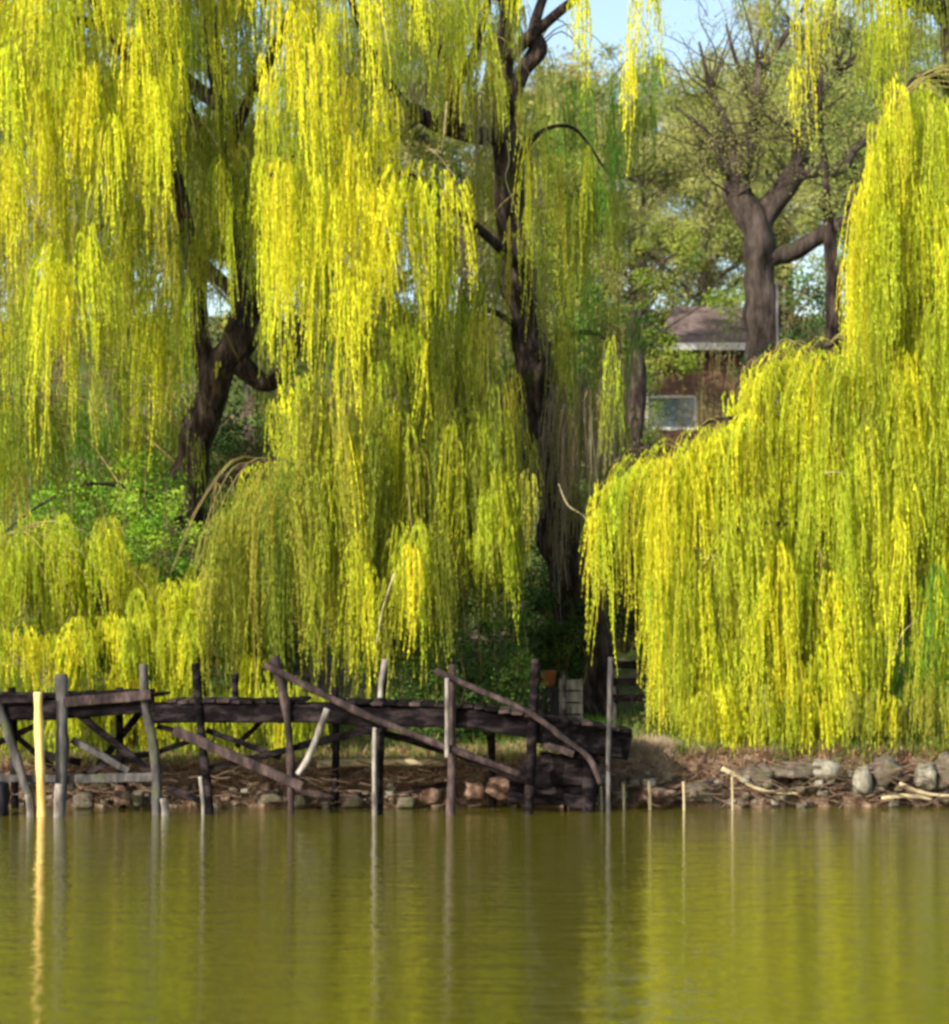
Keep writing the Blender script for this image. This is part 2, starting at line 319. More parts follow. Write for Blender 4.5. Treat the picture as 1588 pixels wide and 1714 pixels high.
class Willow:
    def __init__(s, name, base, label):
        s.root = tag(empty(name, base), label, 'tree', 'willows on the bank'); s.mb = MB(); s.bough = MB(); s.limbpts = []; s.ntop = 0
        s.q = []
    def trunk(s, pts, rad, gn=0.25):
        mb = MB(); tube(mb, pts, rad, 18, 8, gn); mb.build('trunk', MT['bark'], s.root); s.reg(pts, rad)
    def reg(s, pts, rad):
        P_, R_ = smooth_path(pts, list(rad), 4)
        s.limbpts += [tuple(p) for p in P_]
    def limb(s, pts, rad, gn=0.2, name='limb', mat='bark', sides=10):
        mb = MB(); tube(mb, pts, rad, sides, 6, gn); mb.build(name, MT[mat], s.root); s.reg(pts, rad)
    def tassel(s, x, yt, yb, w, dep, tone, n=None, taper=0.62, flare=0.35, dens=38, link=0.4, jit=0.2, arch=None, stem=.0045):
        top = P(x, yt, dep); Lw = M(yb - yt, dep); W = M(w, dep)
        if n is None: n = max(6, int(W / 0.3 * 25))
        u = RNG.uniform(-1, 1, n); v = RNG.uniform(-1, 1, n)
        st = np.zeros((n, 3)); st[:, 0] = top.x + u * W * 0.5 * (1 - flare); st[:, 1] = dep + v * max(W * 0.45, 0.12)
        st[:, 2] = top.z - np.abs(RNG.normal(0, jit, n)) * min(Lw, 1.6) - 0.12 * np.abs(u) * W
        d = np.stack([u * W * 0.5 * flare + RNG.normal(0, 0.03, n), v * 0.12 + RNG.normal(0, 0.04, n) - 0.05], -1)
        Ls = Lw * (1 - taper * np.abs(u) ** 1.4) * RNG.uniform(0.72, 1.02, n)
        c = np.array(TONE[tone]) if not isinstance(tone, tuple) else np.array(tone)
        c = c * RNG.uniform(0.85, 1.08) * np.array([RNG.uniform(0.90, 1.03), 1, 1])
        col = np.clip(c[None, :] * RNG.uniform(0.8, 1.12, (n, 1)) * np.stack([RNG.uniform(0.9, 1.06, n), np.ones(n), np.ones(n)], -1), 0, 0.9)
        hump = None
        if arch is not None:
            k = RNG.uniform(0.3, 1.2, n); ax = M(arch[0], dep); st[:, 0] -= ax * k; d[:, 0] += ax * k; hump = arch[1] * k
        strands(s.mb, st, d, np.maximum(Ls, 0.15), col, dens, stem=stem, hump=hump, lean=(RNG.normal(0, .045), RNG.normal(0, .04)))
        if RNG.uniform() < link: s.q.append((top.x, top.y, top.z + 0.02))
        # a thin arching shoot carrying the tassel
    def area(s, x0, x1, t0, t1, l0, l1, n, w, d0, d1, tones, ymax=None, **k):
        for i in range(n):
            x = x0 + (x1 - x0) * ((i + RNG.uniform(0, 1)) / n); yt = RNG.uniform(t0, t1); yb = yt + RNG.uniform(l0, l1)
            if ymax is not None:
                ym = ymax(x) if callable(ymax) else ymax
                ym -= RNG.uniform(0, 30); yb = min(yb, ym)
                if yb - yt < 70: yt = yb - RNG.uniform(90, 200)
            s.tassel(x, yt, yb, w * RNG.uniform(0.7, 1.4), RNG.uniform(d0, d1), tones[int(RNG.integers(len(tones)))], **k)
    def done(s):
        lp = np.array(s.limbpts)
        for (x, y, z) in s.q:
            d = lp - np.array([x, y, z]); cost = np.linalg.norm(d, axis=1) + np.where(d[:, 2] < -0.6, 2.0, 0) 
            j = int(np.argmin(cost)); a = Vector(lp[j]); b = Vector((x, y, z)); Ld = (b - a).length
            m1 = a.lerp(b, 0.35) + Vector((0, 0, 0.22 * Ld)); m2 = a.lerp(b, 0.75) + Vector((0, 0, 0.18 * Ld))
            r = min(0.018, 0.005 + Ld * 0.0035)
            tube(s.bough, [a, m1, m2, b], [r, r * 0.75, r * 0.5, 0.004], 4, 3)
        s.bough.build('boughs', MT['twig'], s.root)
        s.mb.build('crown', MT['leaf'], s.root, smooth=False)
def ppts(l, y): return [P(a, b, y if len(c) == 0 else c[0]) for a, b, *c in l]

# ---- left willow
bx = P(300, 900, 5.0); bx.z = float(ground_z(bx.x, 5.0)) - 0.15
A = Willow('weeping_willow', bx, 'yellow weeping willow at left with dark leaning trunk forked above the jetty')
A.trunk([bx, P(308, 880, 5), P(325, 740, 4.9), P(362, 640, 4.8), P(405, 560, 4.8), P(408, 470, 4.9), P(392, 330, 5), P(372, 180, 5), P(352, 20, 5), P(330, -160, 5)],
        [0.34, 0.28, 0.23, 0.22, 0.25, 0.17, 0.15, 0.13, 0.10, 0.06], 0.5)
A.limb(ppts([(402, 610), (440, 640), (468, 628), (500, 560), (540, 420), (570, 250)], 4.6), [0.17, 0.13, 0.09, 0.08, 0.06, 0.03])
A.limb(ppts([(350, 650), (335, 560), (330, 470), (300, 330, 4.2), (250, 180, 3.6), (190, 60, 3), (120, -60, 2.6)], 4.8), [0.14, 0.12, 0.11, 0.10, 0.08, 0.06, 0.03])
A.limb(ppts([(392, 330), (330, 210, 4.4), (298, 130, 4), (250, 20, 3.5), (160, -140, 3)], 5), [0.11, 0.08, 0.06, 0.05, 0.03])
A.limb(ppts([(380, 250), (420, 160, 4.3), (470, 60, 3.5), (520, -60, 3)], 5), [0.1, 0.07, 0.06, 0.03])
A.limb(ppts([(310, 900), (250, 830, 4.3), (150, 810, 3.5), (60, 850, 2.8), (0, 900, 2.3)], 5), [0.05, 0.035, 0.024, 0.015, 0.008])
A.limb(ppts([(310, 890), (350, 820, 4.0), (420, 775, 3.0), (500, 775, 2.4), (580, 840, 2.0)], 5), [0.05, 0.035, 0.024, 0.015, 0.008])
A.limb(ppts([(405, 500), (300, 420, 6), (160, 380, 6.5), (20, 420, 7)], 5), [0.1, 0.08, 0.05, 0.03])
A.limb(ppts([(372, 180), (200, 60, 4.8), (60, 30, 4.2), (-80, 120, 3.5), (-160, 260, 3)], 5), [0.1, 0.08, 0.05, 0.04, 0.02])
T = A.tassel
# bright named tassels
for (x, a, b_, w_, d_, t_) in [(85, 400, 800, 46, 1.2, 0), (150, 370, 630, 50, 1.3, 0), (112, 430, 620, 60, 1.4, 0), (265, 115, 370, 42, 1.4, 0), (180, 180, 430, 50, 1.3, 0),
        (230, 30, 300, 60, 1.6, 0), (60, 130, 420, 60, 1.5, 0), (20, 60, 330, 60, 1.5, 0), (12, 230, 450, 40, 1.5, 0), (95, 40, 300, 70, 1.7, 0), (140, 90, 330, 60, 1.5, 0), (190, 420, 600, 40, 1.8, 1),
        (60, 460, 640, 45, 1.8, 1), (215, 300, 520, 40, 2.2, 1), (290, 400, 600, 40, 2.4, 5), (315, 460, 700, 26, 2.6, 1), (250, 430, 640, 40, 2.8, 1), (300, 560, 720, 30, 3, 5), (370, 260, 420, 34, 2.6, 1), (385, 300, 560, 26, 2.4, 1), (345, 300, 480, 30, 3, 5),
        (35, 480, 700, 40, 2.5, 2), (160, 600, 790, 34, 2.6, 5), (120, 560, 740, 30, 2.8, 1), (200, 590, 760, 30, 3, 2), (365, 600, 640, 14, 3, 5)]:
    T(x, a, b_, w_, d_, t_)
A.area(-140, 300, -220, 10, 180, 330, 24, 70, 1.3, 3.2, [0, 0, 0, 1])
A.area(-120, 300, 0, 170, 180, 300, 22, 60, 1.5, 3.2, [0, 0, 1, 5])
A.area(-120, 280, 200, 380, 160, 300, 18, 50, 1.9, 3.6, [0, 1, 5, 2])
A.area(290, 430, -240, -60, 130, 330, 12, 50, 2.0, 4.0, [1, 5, 2])
A.area(300, 440, 60, 260, 110, 260, 10, 34, 3.4, 4.2, [5, 2, 3])
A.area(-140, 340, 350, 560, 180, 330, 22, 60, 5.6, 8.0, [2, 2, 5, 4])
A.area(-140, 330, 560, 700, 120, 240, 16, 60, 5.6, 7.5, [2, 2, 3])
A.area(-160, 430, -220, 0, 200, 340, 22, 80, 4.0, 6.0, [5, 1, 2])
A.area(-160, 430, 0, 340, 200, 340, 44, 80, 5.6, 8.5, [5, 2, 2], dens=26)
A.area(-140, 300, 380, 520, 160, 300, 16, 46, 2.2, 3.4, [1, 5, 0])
A.area(300, 440, 200, 420, 140, 260, 9, 34, 3.0, 4.0, [1, 5, 2])
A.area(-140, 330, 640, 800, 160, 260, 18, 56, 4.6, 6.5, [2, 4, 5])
A.area(-60, 90, 620, 700, 160, 240, 9, 56, 3.4, 5.0, [2, 5, 1, 4], ymax=1000)
A.area(-120, 230, 880, 930, 160, 260, 16, 44, 2.4, 3.4, [1, 2, 5], ymax=1170, link=0.1)
# low skirts
A.area(-120, 210, 845, 930, 130, 260, 22, 46, 1.4, 2.6, [1, 0, 1], ymax=1178, flare=0.6, link=0.0)
A.area(-120, 330, 1010, 1070, 90, 160, 30, 40, 1.2, 1.9, [1, 0, 1], ymax=1182, flare=0.6)
A.area(220, 340, 930, 1010, 140, 230, 9, 44, 1.5, 2.4, [1, 1, 0], ymax=1180, flare=0.6)
def dome(x): return 1190
for i in range(46):
    x = RNG.uniform(335, 645); k = (x - 480) / 165
    yt = 735 + 190 * k * k + RNG.uniform(-10, 90); T(x, yt, min(1185, yt + RNG.uniform(200, 400)), 36, RNG.uniform(1.3, 2.8), [1, 2, 5, 5][int(RNG.integers(4))], flare=0.5, link=0.0, arch=(40 * np.sign(x - 480), .12))
A.area(-140, 540, 1080, 1180, 130, 190, 44, 50, 1.5, 2.6, [1, 0, 1], ymax=1312, link=0.0)
A.area(330, 640, 900, 1000, 150, 260, 16, 40, 2.8, 3.6, [2, 5], ymax=1190)
A.done()

# ---- central willow
bx = P(975, 1150, 6.0); bx.z = float(ground_z(bx.x, 6.0)) - 0.2
B = Willow('weeping_willow', bx, 'tall weeping willow in the middle whose dark trunk leans left behind the jetty')
B.trunk([bx, P(968, 1050, 6), P(945, 900, 6), P(915, 720, 6), P(885, 560, 6), P(862, 440, 5.9), P(852, 330, 5.8), P(845, 220, 5.7), P(842, 120, 5.7), P(850, -20, 5.6), P(840, -200, 5.5)],
        [0.46, 0.36, 0.31, 0.28, 0.24, 0.21, 0.19, 0.18, 0.14, 0.10, 0.06], 0.5)
B.limb(ppts([(845, 190), (875, 120), (900, 85), (895, 40), (930, -60), (980, -200, 5)], 5.6), [0.14, 0.11, 0.13, 0.08, 0.06, 0.03])
B.limb(ppts([(845, 230), (790, 225), (740, 210), (700, 190), (670, 170, 4.6), (610, 60, 4), (560, -80, 3.4)], 5.4), [0.13, 0.11, 0.12, 0.10, 0.08, 0.05, 0.03])
B.limb(ppts([(740, 210), (765, 140, 5), (800, 70, 4.6), (830, -60, 4)], 5.3), [0.10, 0.07, 0.05, 0.03])
B.limb(ppts([(760, 215), (755, 130, 5.0), (700, 20, 4.4), (640, -100, 3.6)], 5.3), [0.08, 0.06, 0.05, 0.03])
B.limb(ppts([(700, 195), (640, 240, 4), (560, 255, 3), (480, 265, 2.6), (450, 300, 2.4)], 5.2), [0.07, 0.05, 0.025, 0.016, 0.01])
B.limb(ppts([(862, 440), (820, 400, 5), (740, 330, 3.6), (680, 290, 3.0), (620, 310, 2.6)], 5.8), [0.09, 0.06, 0.035, 0.022, 0.012])
B.limb(ppts([(690, 560), (686, 600), (692, 680), (680, 760), (655, 860), (640, 1000), (636, 1120)], 5.0), [0.09, 0.10, 0.07, 0.08, 0.07, 0.07, 0.08])
B.limb(ppts([(890, 600), (950, 560, 6), (1000, 560, 5.4), (1040, 590, 5.0)], 6), [0.05, 0.035, 0.025, 0.012])
B.limb(ppts([(850, 300), (900, 225, 6.2), (960, 215, 6.4), (1010, 280, 6.4)], 5.8), [0.05, 0.035, 0.025, 0.012])
B.limb(ppts([(880, 560), (820, 520, 5.6), (780, 560, 5.2), (740, 640, 4.8)], 6), [0.05, 0.035, 0.025, 0.012])
B.limb(ppts([(845, 100), (960, 0, 5), (1060, -60, 4), (1100, -40, 3.6)], 5.6), [0.09, 0.06, 0.04, 0.02])
B.limb(ppts([(850, 0), (700, -120, 4.4), (560, -160, 3.2), (460, -120, 2.4)], 5.6), [0.1, 0.07, 0.05, 0.03])
# pale crooked twigs in front of the trunk
for l, y_ in [([(748, 170), (744, 215), (738, 255)], 3.2), ([(716, 248), (735, 262), (748, 280), (760, 298), (745, 325), (732, 345)], 3.2), ([(848, 235), (852, 270), (846, 300), (862, 345), (868, 385), (872, 420)], 5.1),
              ([(738, 255), (716, 248)], 3.2), ([(752, 480), (748, 540), (742, 600), (748, 660)], 3.2), ([(935, 810), (950, 845), (975, 862), (990, 880)], 3.0), ([(360, 95), (400, 85), (440, 88)], 3.2), ([(300, 140), (318, 190), (330, 240)], 3.4),
              ([(690, 560), (655, 575), (640, 600)], 3.3), ([(660, 960), (640, 1020), (630, 1080)], 1.2)]:
    mb = MB(); tube(mb, ppts(l, y_), [0.013, 0.005], 6, 4, 0.4); mb.build('bare_twig', MT['pale_twig'], B.root)
T = B.tassel
for (x, a, b_, w_, d_, t_) in [(450, 70, 270, 36, 1.6, 0), (470, 255, 640, 56, 1.2, 0), (522, 40, 380, 56, 1.3, 0), (622, -20, 250, 34, 1.4, 0), (525, 290, 700, 46, 1.3, 0), (595, 430, 700, 56, 1.1, 0), (568, 310, 790, 36, 1.2, 0),
        (655, 265, 580, 60, 1.3, 0), (700, 300, 640, 44, 1.5, 0), (768, 285, 500, 40, 1.7, 0), (560, 0, 280, 50, 1.5, 0), (490, 0, 240, 50, 1.5, 0), (640, 300, 520, 60, 1.4, 0), (610, 280, 520, 50, 1.5, 0), (445, 400, 620, 30, 1.4, 0), (440, 250, 470, 36, 1.6, 0),
        (680, 540, 640, 60, 1.8, 1), (712, 560, 760, 14, 1.5, 0), (630, 600, 720, 40, 2.0, 1), (500, 620, 800, 34, 1.7, 1), (478, 640, 740, 30, 1.7, 0), (520, 640, 860, 30, 1.8, 5), (740, 380, 560, 30, 2.2, 1), (660, 620, 760, 24, 2.6, 5), (545, 700, 880, 28, 2.2, 5),
        (690, 900, 1120, 42, 1.1, 0), (668, 940, 1080, 26, 1.2, 1), (710, 860, 1020, 30, 1.4, 1), (640, 960, 1100, 16, 1.2, 1), (600, 880, 1170, 40, 1.4, 1), (618, 930, 1175, 26, 1.3, 0),
        (962, -80, 210, 30, 1.8, 0), (978, -60, 170, 26, 1.8, 0), (1075, -100, 190, 44, 1.7, 0), (1050, 60, 240, 26, 1.8, 0), (1095, -60, 130, 26, 1.8, 0), (865, -80, 70, 36, 2, 0), (800, -60, 150, 40, 2.2, 1), (825, 40, 230, 34, 2.4, 5), (780, 30, 220, 30, 2.6, 1),
        (700, -80, 110, 50, 1.8, 0), (720, 0, 150, 34, 2.0, 5), (750, 0, 180, 30, 2.6, 5), (655, -60, 130, 30, 2.0, 1), (670, 60, 200, 40, 2.6, 2), (870, 120, 260, 18, 3, 5),
        (885, 220, 560, 26, 3.4, 1), (905, 330, 600, 30, 3.6, 2), (930, 250, 570, 34, 3.8, 5), (955, 290, 600, 40, 3.8, 2), (975, 240, 480, 30, 3.8, 1), (915, 200, 420, 30, 3.6, 5), (945, 380, 620, 50, 3.8, 2), (985, 330, 520, 34, 4, 2), (1005, 280, 440, 30, 4, 4),
        (1025, 555, 720, 26, 3.2, 1), (1030, 600, 820, 30, 3.4, 2), (1010, 640, 800, 24, 3.6, 5)]:
    T(x, a, b_, w_, d_, t_)
B.area(430, 660, -240, -40, 180, 330, 12, 56, 1.5, 3.0, [0, 0, 1])
B.area(430, 650, 60, 200, 140, 260, 9, 44, 2.0, 3.2, [0, 1, 5])
B.area(430, 740, 260, 380, 160, 280, 14, 48, 1.8, 3.0, [0, 1, 0])
B.area(440, 740, 420, 560, 120, 230, 10, 40, 2.4, 3.4, [1, 5, 2])
B.area(650, 860, -240, -60, 140, 300, 12, 44, 2.4, 4.4, [1, 5, 0])
B.area(640, 840, 40, 180, 90, 200, 10, 34, 3.4, 5.0, [5, 2, 3])
B.area(560, 845, 540, 760, 160, 330, 23, 44, 3.0, 4.6, [2, 2, 3, 5], ymax=1010, link=0.1)
B.area(720, 855, 560, 800, 180, 330, 22, 40, 2.6, 4.0, [2, 2, 5], ymax=1010)
B.area(740, 890, 760, 900, 120, 220, 12, 34, 2.0, 3.0, [1, 2, 5], ymax=1010)
B.area(640, 780, 760, 900, 160, 260, 10, 38, 2.6, 3.6, [2, 5, 3], ymax=1070)
B.area(915, 1050, 560, 720, 160, 320, 26, 20, 3.8, 5.2, [3, 3, 2], dens=9, ymax=900, stem=.009)
B.area(880, 1000, 720, 860, 120, 220, 12, 20, 4.4, 5.2, [3, 3, 2], dens=9, stem=.009)
B.area(480, 640, 560, 740, 180, 280, 10, 44, 3.6, 4.6, [2, 5])
B.area(880, 1110, 60, 260, 160, 260, 12, 40, 6.6, 8.4, [2, 2, 4], dens=24)
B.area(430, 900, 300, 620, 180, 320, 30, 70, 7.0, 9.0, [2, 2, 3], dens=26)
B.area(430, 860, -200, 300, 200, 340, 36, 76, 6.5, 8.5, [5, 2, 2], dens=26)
B.area(440, 640, 100, 300, 180, 300, 12, 50, 1.6, 2.6, [0, 1, 0])
B.area(880, 940, 150, 420, 140, 260, 3, 20, 4.4, 5.2, [5, 2, 3], dens=22)
B.area(465, 660, 600, 720, 200, 380, 12, 40, 1.6, 2.8, [1, 5, 0], ymax=1080, link=0.0)
B.area(560, 860, 620, 760, 220, 380, 16, 38, 1.6, 2.8, [1, 5, 2], ymax=1060, link=0.0)
B.area(790, 880, -100, 120, 140, 240, 6, 22, 3.6, 4.6, [1, 5], link=0.2)
B.area(830, 890, 300, 420, 120, 220, 3, 16, 4.0, 4.8, [5, 2], link=0)
B.area(460, 870, 760, 960, 180, 300, 22, 50, 3.6, 5.0, [2, 5, 1], ymax=1120)
B.area(560, 815, 460, 560, 180, 260, 12, 46, 2.4, 3.6, [2, 5, 1])
B.area(560, 880, 700, 860, 200, 320, 26, 46, 2.2, 3.6, [1, 5, 2], ymax=1060, link=0.1)
B.area(560, 740, 860, 980, 160, 260, 10, 40, 1.6, 2.6, [1, 5, 2], ymax=1165, link=0.1)
B.area(700, 815, 380, 640, 180, 300, 11, 30, 3.4, 4.8, [5, 2, 1], link=0.2)
B.area(780, 880, -60, 200, 120, 200, 4, 22, 4.2, 5.0, [5, 1, 3], link=0.2)
B.area(930, 1060, 300, 540, 160, 260, 9, 44, 4.4, 6.0, [2, 5, 4], dens=26, link=0.2)
B.done()

# ---- right willow
bx = P(1690, 1150, 5.0); bx.z = float(ground_z(bx.x, 5.0)) - 0.2
C = Willow('weeping_willow', bx, 'dense yellow weeping willow at right falling in a wide curtain to the stony bank')
C.trunk([bx, P(1680, 900, 5), P(1650, 650, 5), P(1640, 400, 5), P(1610, 150, 5), P(1590, -50, 5), P(1560, -260, 5)], [0.5, 0.4, 0.33, 0.28, 0.22, 0.15, 0.08], 0.3)
C.limb(ppts([(1650, 650), (1560, 560, 3.5), (1450, 560, 2.6), (1330, 595, 2.1), (1260, 612, 1.9), (1225, 660, 1.8), (1205, 720, 1.7)], 5), [0.13, 0.09, 0.05, 0.03, 0.02, 0.012, 0.006])
C.limb(ppts([(1660, 760), (1540, 700, 3.2), (1400, 700, 2.1), (1270, 700, 1.6), (1190, 705, 1.4), (1140, 750, 1.3), (1105, 820, 1.2)], 5), [0.13, 0.09, 0.05, 0.028, 0.02, 0.012, 0.006])
C.limb(ppts([(1670, 820), (1500, 760, 3), (1300, 770, 2), (1150, 755, 1.6), (1065, 752, 1.5), (1015, 790, 1.4), (992, 860, 1.3)], 5), [0.12, 0.08, 0.045, 0.025, 0.016, 0.01, 0.005])
C.limb(ppts([(1610, 180), (1570, 130, 3.6), (1530, 130, 2.4), (1490, 190, 1.8), (1458, 260, 1.6)], 5), [0.07, 0.04, 0.022, 0.012, 0.006])
C.limb(ppts([(1630, 380), (1560, 330, 3.4), (1480, 330, 2.0), (1440, 400, 1.6)], 5), [0.10, 0.07, 0.035, 0.012])
C.limb(ppts([(1600, 60), (1500, -60, 4.4), (1400, -60, 3.8), (1340, 20, 3.4)], 5), [0.10, 0.07, 0.05, 0.02])
C.limb(ppts([(1670, 950), (1560, 880, 3), (1400, 880, 1.8), (1250, 880, 1.3), (1190, 930, 1.1)], 5), [0.1, 0.07, 0.04, 0.02, 0.008])
C.limb(ppts([(1588, 10, 4.6), (1540, 8, 4.0), (1480, -10, 3.6)], 5), [0.12, 0.09, 0.06])
T = C.tassel
for (x, a, b_, w_, d_, t_) in [(1345, -60, 270, 36, 2.2, 0), (1330, 100, 260, 20, 2.2, 0), (1392, -80, 80, 44, 2.2, 0), (1375, 20, 150, 20, 2.4, 5), (1500, -60, 110, 60, 2.2, 0), (1470, -40, 90, 40, 2.6, 1), (1430, -60, 60, 26, 2.6, 1), (1280, -80, 120, 24, 3.6, 5), (1240, -100, 60, 24, 4, 2), (1550, -60, 120, 50, 3, 2), (1440, 80, 190, 30, 3.6, 2),
        (1500, 120, 420, 46, 1.3, 0), (1465, 190, 520, 34, 1.3, 0), (1540, 130, 330, 46, 1.4, 1), (1575, 160, 420, 46, 1.5, 1), (1440, 300, 640, 38, 1.2, 0), (1425, 390, 700, 26, 1.2, 0), (1110, 745, 1200, 44, 1.0, 0), (1100, 820, 1190, 26, 1.0, 0), (995, 800, 1090, 20, 1.1, 0), (1012, 780, 1100, 16, 1.1, 0), (1035, 770, 1000, 18, 1.2, 1),
        (1245, 610, 900, 24, 1.6, 0), (1265, 605, 860, 22, 1.6, 0), (1220, 650, 800, 20, 1.5, 0), (1190, 705, 1000, 30, 1.3, 0), (1150, 740, 1150, 34, 1.2, 0), (1180, 940, 1270, 34, 0.95, 0), (1300, 900, 1270, 60, 0.95, 0), (1500, 850, 1180, 60, 1.0, 0), (1400, 940, 1270, 60, 1.0, 0), (1275, 950, 1262, 40, 0.95, 0), (1340, 1100, 1268, 50, 0.95, 0)]:
    T(x, a, b_, w_, d_, t_)
def lefttop(x):  # upper outline of the curtain
    return float(np.interp(x, [985, 1000, 1060, 1105, 1150, 1205, 1240, 1290, 1410, 1425, 1440, 1460, 1500, 1600], [860, 800, 765, 760, 735, 705, 625, 600, 600, 400, 300, 210, 125, 150]))
def bot(x): return float(np.interp(x, [985, 1040, 1075, 1100, 1160, 1185, 1300, 1500, 1750], [1085, 1120, 1200, 1235, 1262, 1284, 1288, 1278, 1272]))
def mass(cnt, off0, off1, l0, l1, d0, d1, tones, w=44, x0=990, x1=1720, **k):
    for i in range(cnt):
        x = x0 + (x1 - x0) * (i + RNG.uniform(0, 1)) / cnt; yt = lefttop(x) + RNG.uniform(off0, off1); yb = yt + RNG.uniform(l0, l1)
        ym = bot(x) - RNG.uniform(0, 25)
        if yb > ym: yb = ym
        if yb - yt < 110: yt = yb - RNG.uniform(110, 240)
        C.tassel(x, yt, yb, w * RNG.uniform(0.6, 1.3), RNG.uniform(d0, d1), tones[int(RNG.integers(len(tones)))], **k)
mass(34, 0, 30, 200, 420, 1.1, 1.8, [0, 0, 1], 34, x0=1080)
mass(40, 0, 25, 180, 420, 1.0, 1.7, [0, 0, 1], 20, x0=985, x1=1480, arch=(-60, .16), n=9, jit=.05)
mass(22, -15, 5, 120, 360, 1.1, 1.7, [0, 1], 16, x0=990, x1=1430, arch=(-75, .24), n=5, jit=.04, dens=24)
mass(22, 20, 90, 200, 420, 1.4, 2.2, [0, 1, 5], 34)
mass(46, 120, 260, 220, 420, 1.0, 2.0, [0, 1, 1], 44, x0=1090)
mass(40, 260, 460, 220, 400, 1.0, 2.0, [0, 1, 1, 5], 48, x0=1090)
mass(34, 400, 700, 220, 400, 1.0, 2.2, [0, 1, 1], 50, x0=1100)
mass(36, 480, 1000, 160, 300, 0.95, 1.8, [1, 0, 1], 50, x0=1180)
mass(24, 700, 1100, 160, 300, 0.95, 1.8, [1, 0, 4], 50, x0=1380)
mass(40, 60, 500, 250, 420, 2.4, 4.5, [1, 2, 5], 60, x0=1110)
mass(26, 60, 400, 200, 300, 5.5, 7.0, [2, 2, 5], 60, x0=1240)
C.area(1410, 1700, 620, 800, 250, 420, 20, 46, 1.0, 2.0, [0, 1, 1])
C.area(1165, 1700, 1120, 1180, 110, 160, 30, 40, .78, 1.1, [1, 0, 1, 5], ymax=1294, link=0.0)
C.area(1430, 1700, -150, 60, 120, 260, 14, 50, 3.4, 5.0, [2, 5, 1])
C.area(1500, 1700, 60, 160, 160, 260, 9, 50, 3.0, 4.2, [2, 1])
C.area(1440, 1700, 200, 500, 260, 420, 20, 50, 2.0, 3.4, [1, 1, 5])
for l, y_ in [([(1005, 874), (1050, 872), (1098, 875)], 1.6), ([(1380, 792), (1400, 790), (1425, 797)], 1.0), ([(1490, 1110), (1510, 1060), (1540, 1035)], 0.9)]:
    mb = MB(); tube(mb, ppts(l, y_), [0.008, 0.003], 6, 4, 0.3); mb.build('bare_twig', MT['pale_twig'], C.root)
C.done()

# ------------------------------------------------------------------ leafy crowns and shrubs
def leafcloud(mb, centres, rads, n, size, cols, droop=0.0, flat=0.7):
    centres = np.asarray(centres); rads = np.asarray(rads); k = len(centres)
    idx = RNG.integers(0, k, n)
    d = RNG.normal(size=(n, 3)); d /= np.linalg.norm(d, axis=1)[:, None]
    r = rads[idx] * RNG.uniform(0, 1, n) ** 0.5
    q = centres[idx] + d * r[:, None] * np.array([1, 1, flat])
    a = RNG.normal(size=(n, 3)); a[:, 2] -= droop; a /= np.linalg.norm(a, axis=1)[:, None]
    b_ = np.cross(a, RNG.normal(size=(n, 3))); b_ /= np.linalg.norm(b_, axis=1)[:, None]
    l = size * RNG.uniform(0.6, 1.3, n)[:, None]; w_ = l * 0.28
    v = np.stack([q, q + a * l * 0.5 - b_ * w_, q + a * l, q + a * l * 0.5 + b_ * w_], 1).reshape(-1, 3)
    cc = np.array(cols); ci = cc[RNG.integers(0, len(cc), k)][idx] * RNG.uniform(0.75, 1.2, n)[:, None]
    mb.add(v, np.arange(n * 4).reshape(-1, 4), np.repeat(ci, 4, 0))
def bg_tree(name, px, y, py_top, spread, label, cols, nleaf=9000, size=0.13, lean=0.0, mat='bark_grey', r0=0.2, group='trees on the hillside behind', bare=0.25, crown_r=0.55):
    b0 = P(px, 600, y); gz = float(ground_z(b0.x, y)); topz = P(px, py_top, y).z; H = topz - gz
    base = Vector((b0.x, y, gz - 0.2)); root = tag(empty(name, base), label, 'tree', group)
    R = random.Random(int(px * 13 + y))
    tk = [base, base + Vector((lean * 0.2 * H + R.uniform(-.2, .2), 0, 0.3 * H)), base + Vector((lean * 0.6 * H + R.uniform(-.3, .3), 0, 0.65 * H)), base + Vector((lean * H, 0, 0.95 * H))]
    mb = MB(); tube(mb, tk, [r0, r0 * .75, r0 * .45, r0 * .1], 10, 6, 0.2); mb.build('trunk', MT[mat], root)
    tp, _ = smooth_path(tk, [1, 1, 1, 1], 8); br = MB(); tips = []
    for i in range(18):
        f_ = R.uniform(0.22, 0.95); a = tp[int(f_ * (len(tp) - 1))]; az = R.uniform(0, 6.283); Lb = spread * (1.15 - 0.6 * f_) * R.uniform(0.6, 1.1)
        d = Vector((math.cos(az), math.sin(az), R.uniform(0.35, 1.0)))
        m_ = a + d * Lb * 0.5 + Vector((0, 0, 0.08 * Lb)); e_ = a + d * Lb
        tube(br, [a, m_, e_], [r0 * .32 * (1.1 - f_ * .7), r0 * .18, 0.015], 5, 4)
        tips += [tuple(m_), tuple(e_)]
        for j in range(5):
            s0 = a.lerp(e_, R.uniform(0.3, 0.95)); az2 = R.uniform(0, 6.283); l2 = Lb * R.uniform(0.25, 0.5)
            e2 = s0 + Vector((math.cos(az2), math.sin(az2), R.uniform(0.2, 1.3))) * l2
            tube(br, [s0, s0.lerp(e2, .5) + Vector((0, 0, .05)), e2], [r0 * .1, 0.02, 0.008], 4, 2)
            tips.append(tuple(e2))
    br.build('branches', MT[mat], root)
    rd = [crown_r * spread * R.uniform(0.18, 0.42) for _ in tips]
    cr_ = MB(); leafcloud(cr_, tips, rd, nleaf, size, cols); cr_.build('crown', MT['leaf_bg'], root, smooth=False)
OL = [(0.30, 0.33, 0.08), (0.36, 0.37, 0.11), (0.24, 0.29, 0.07), (0.40, 0.38, 0.14)]
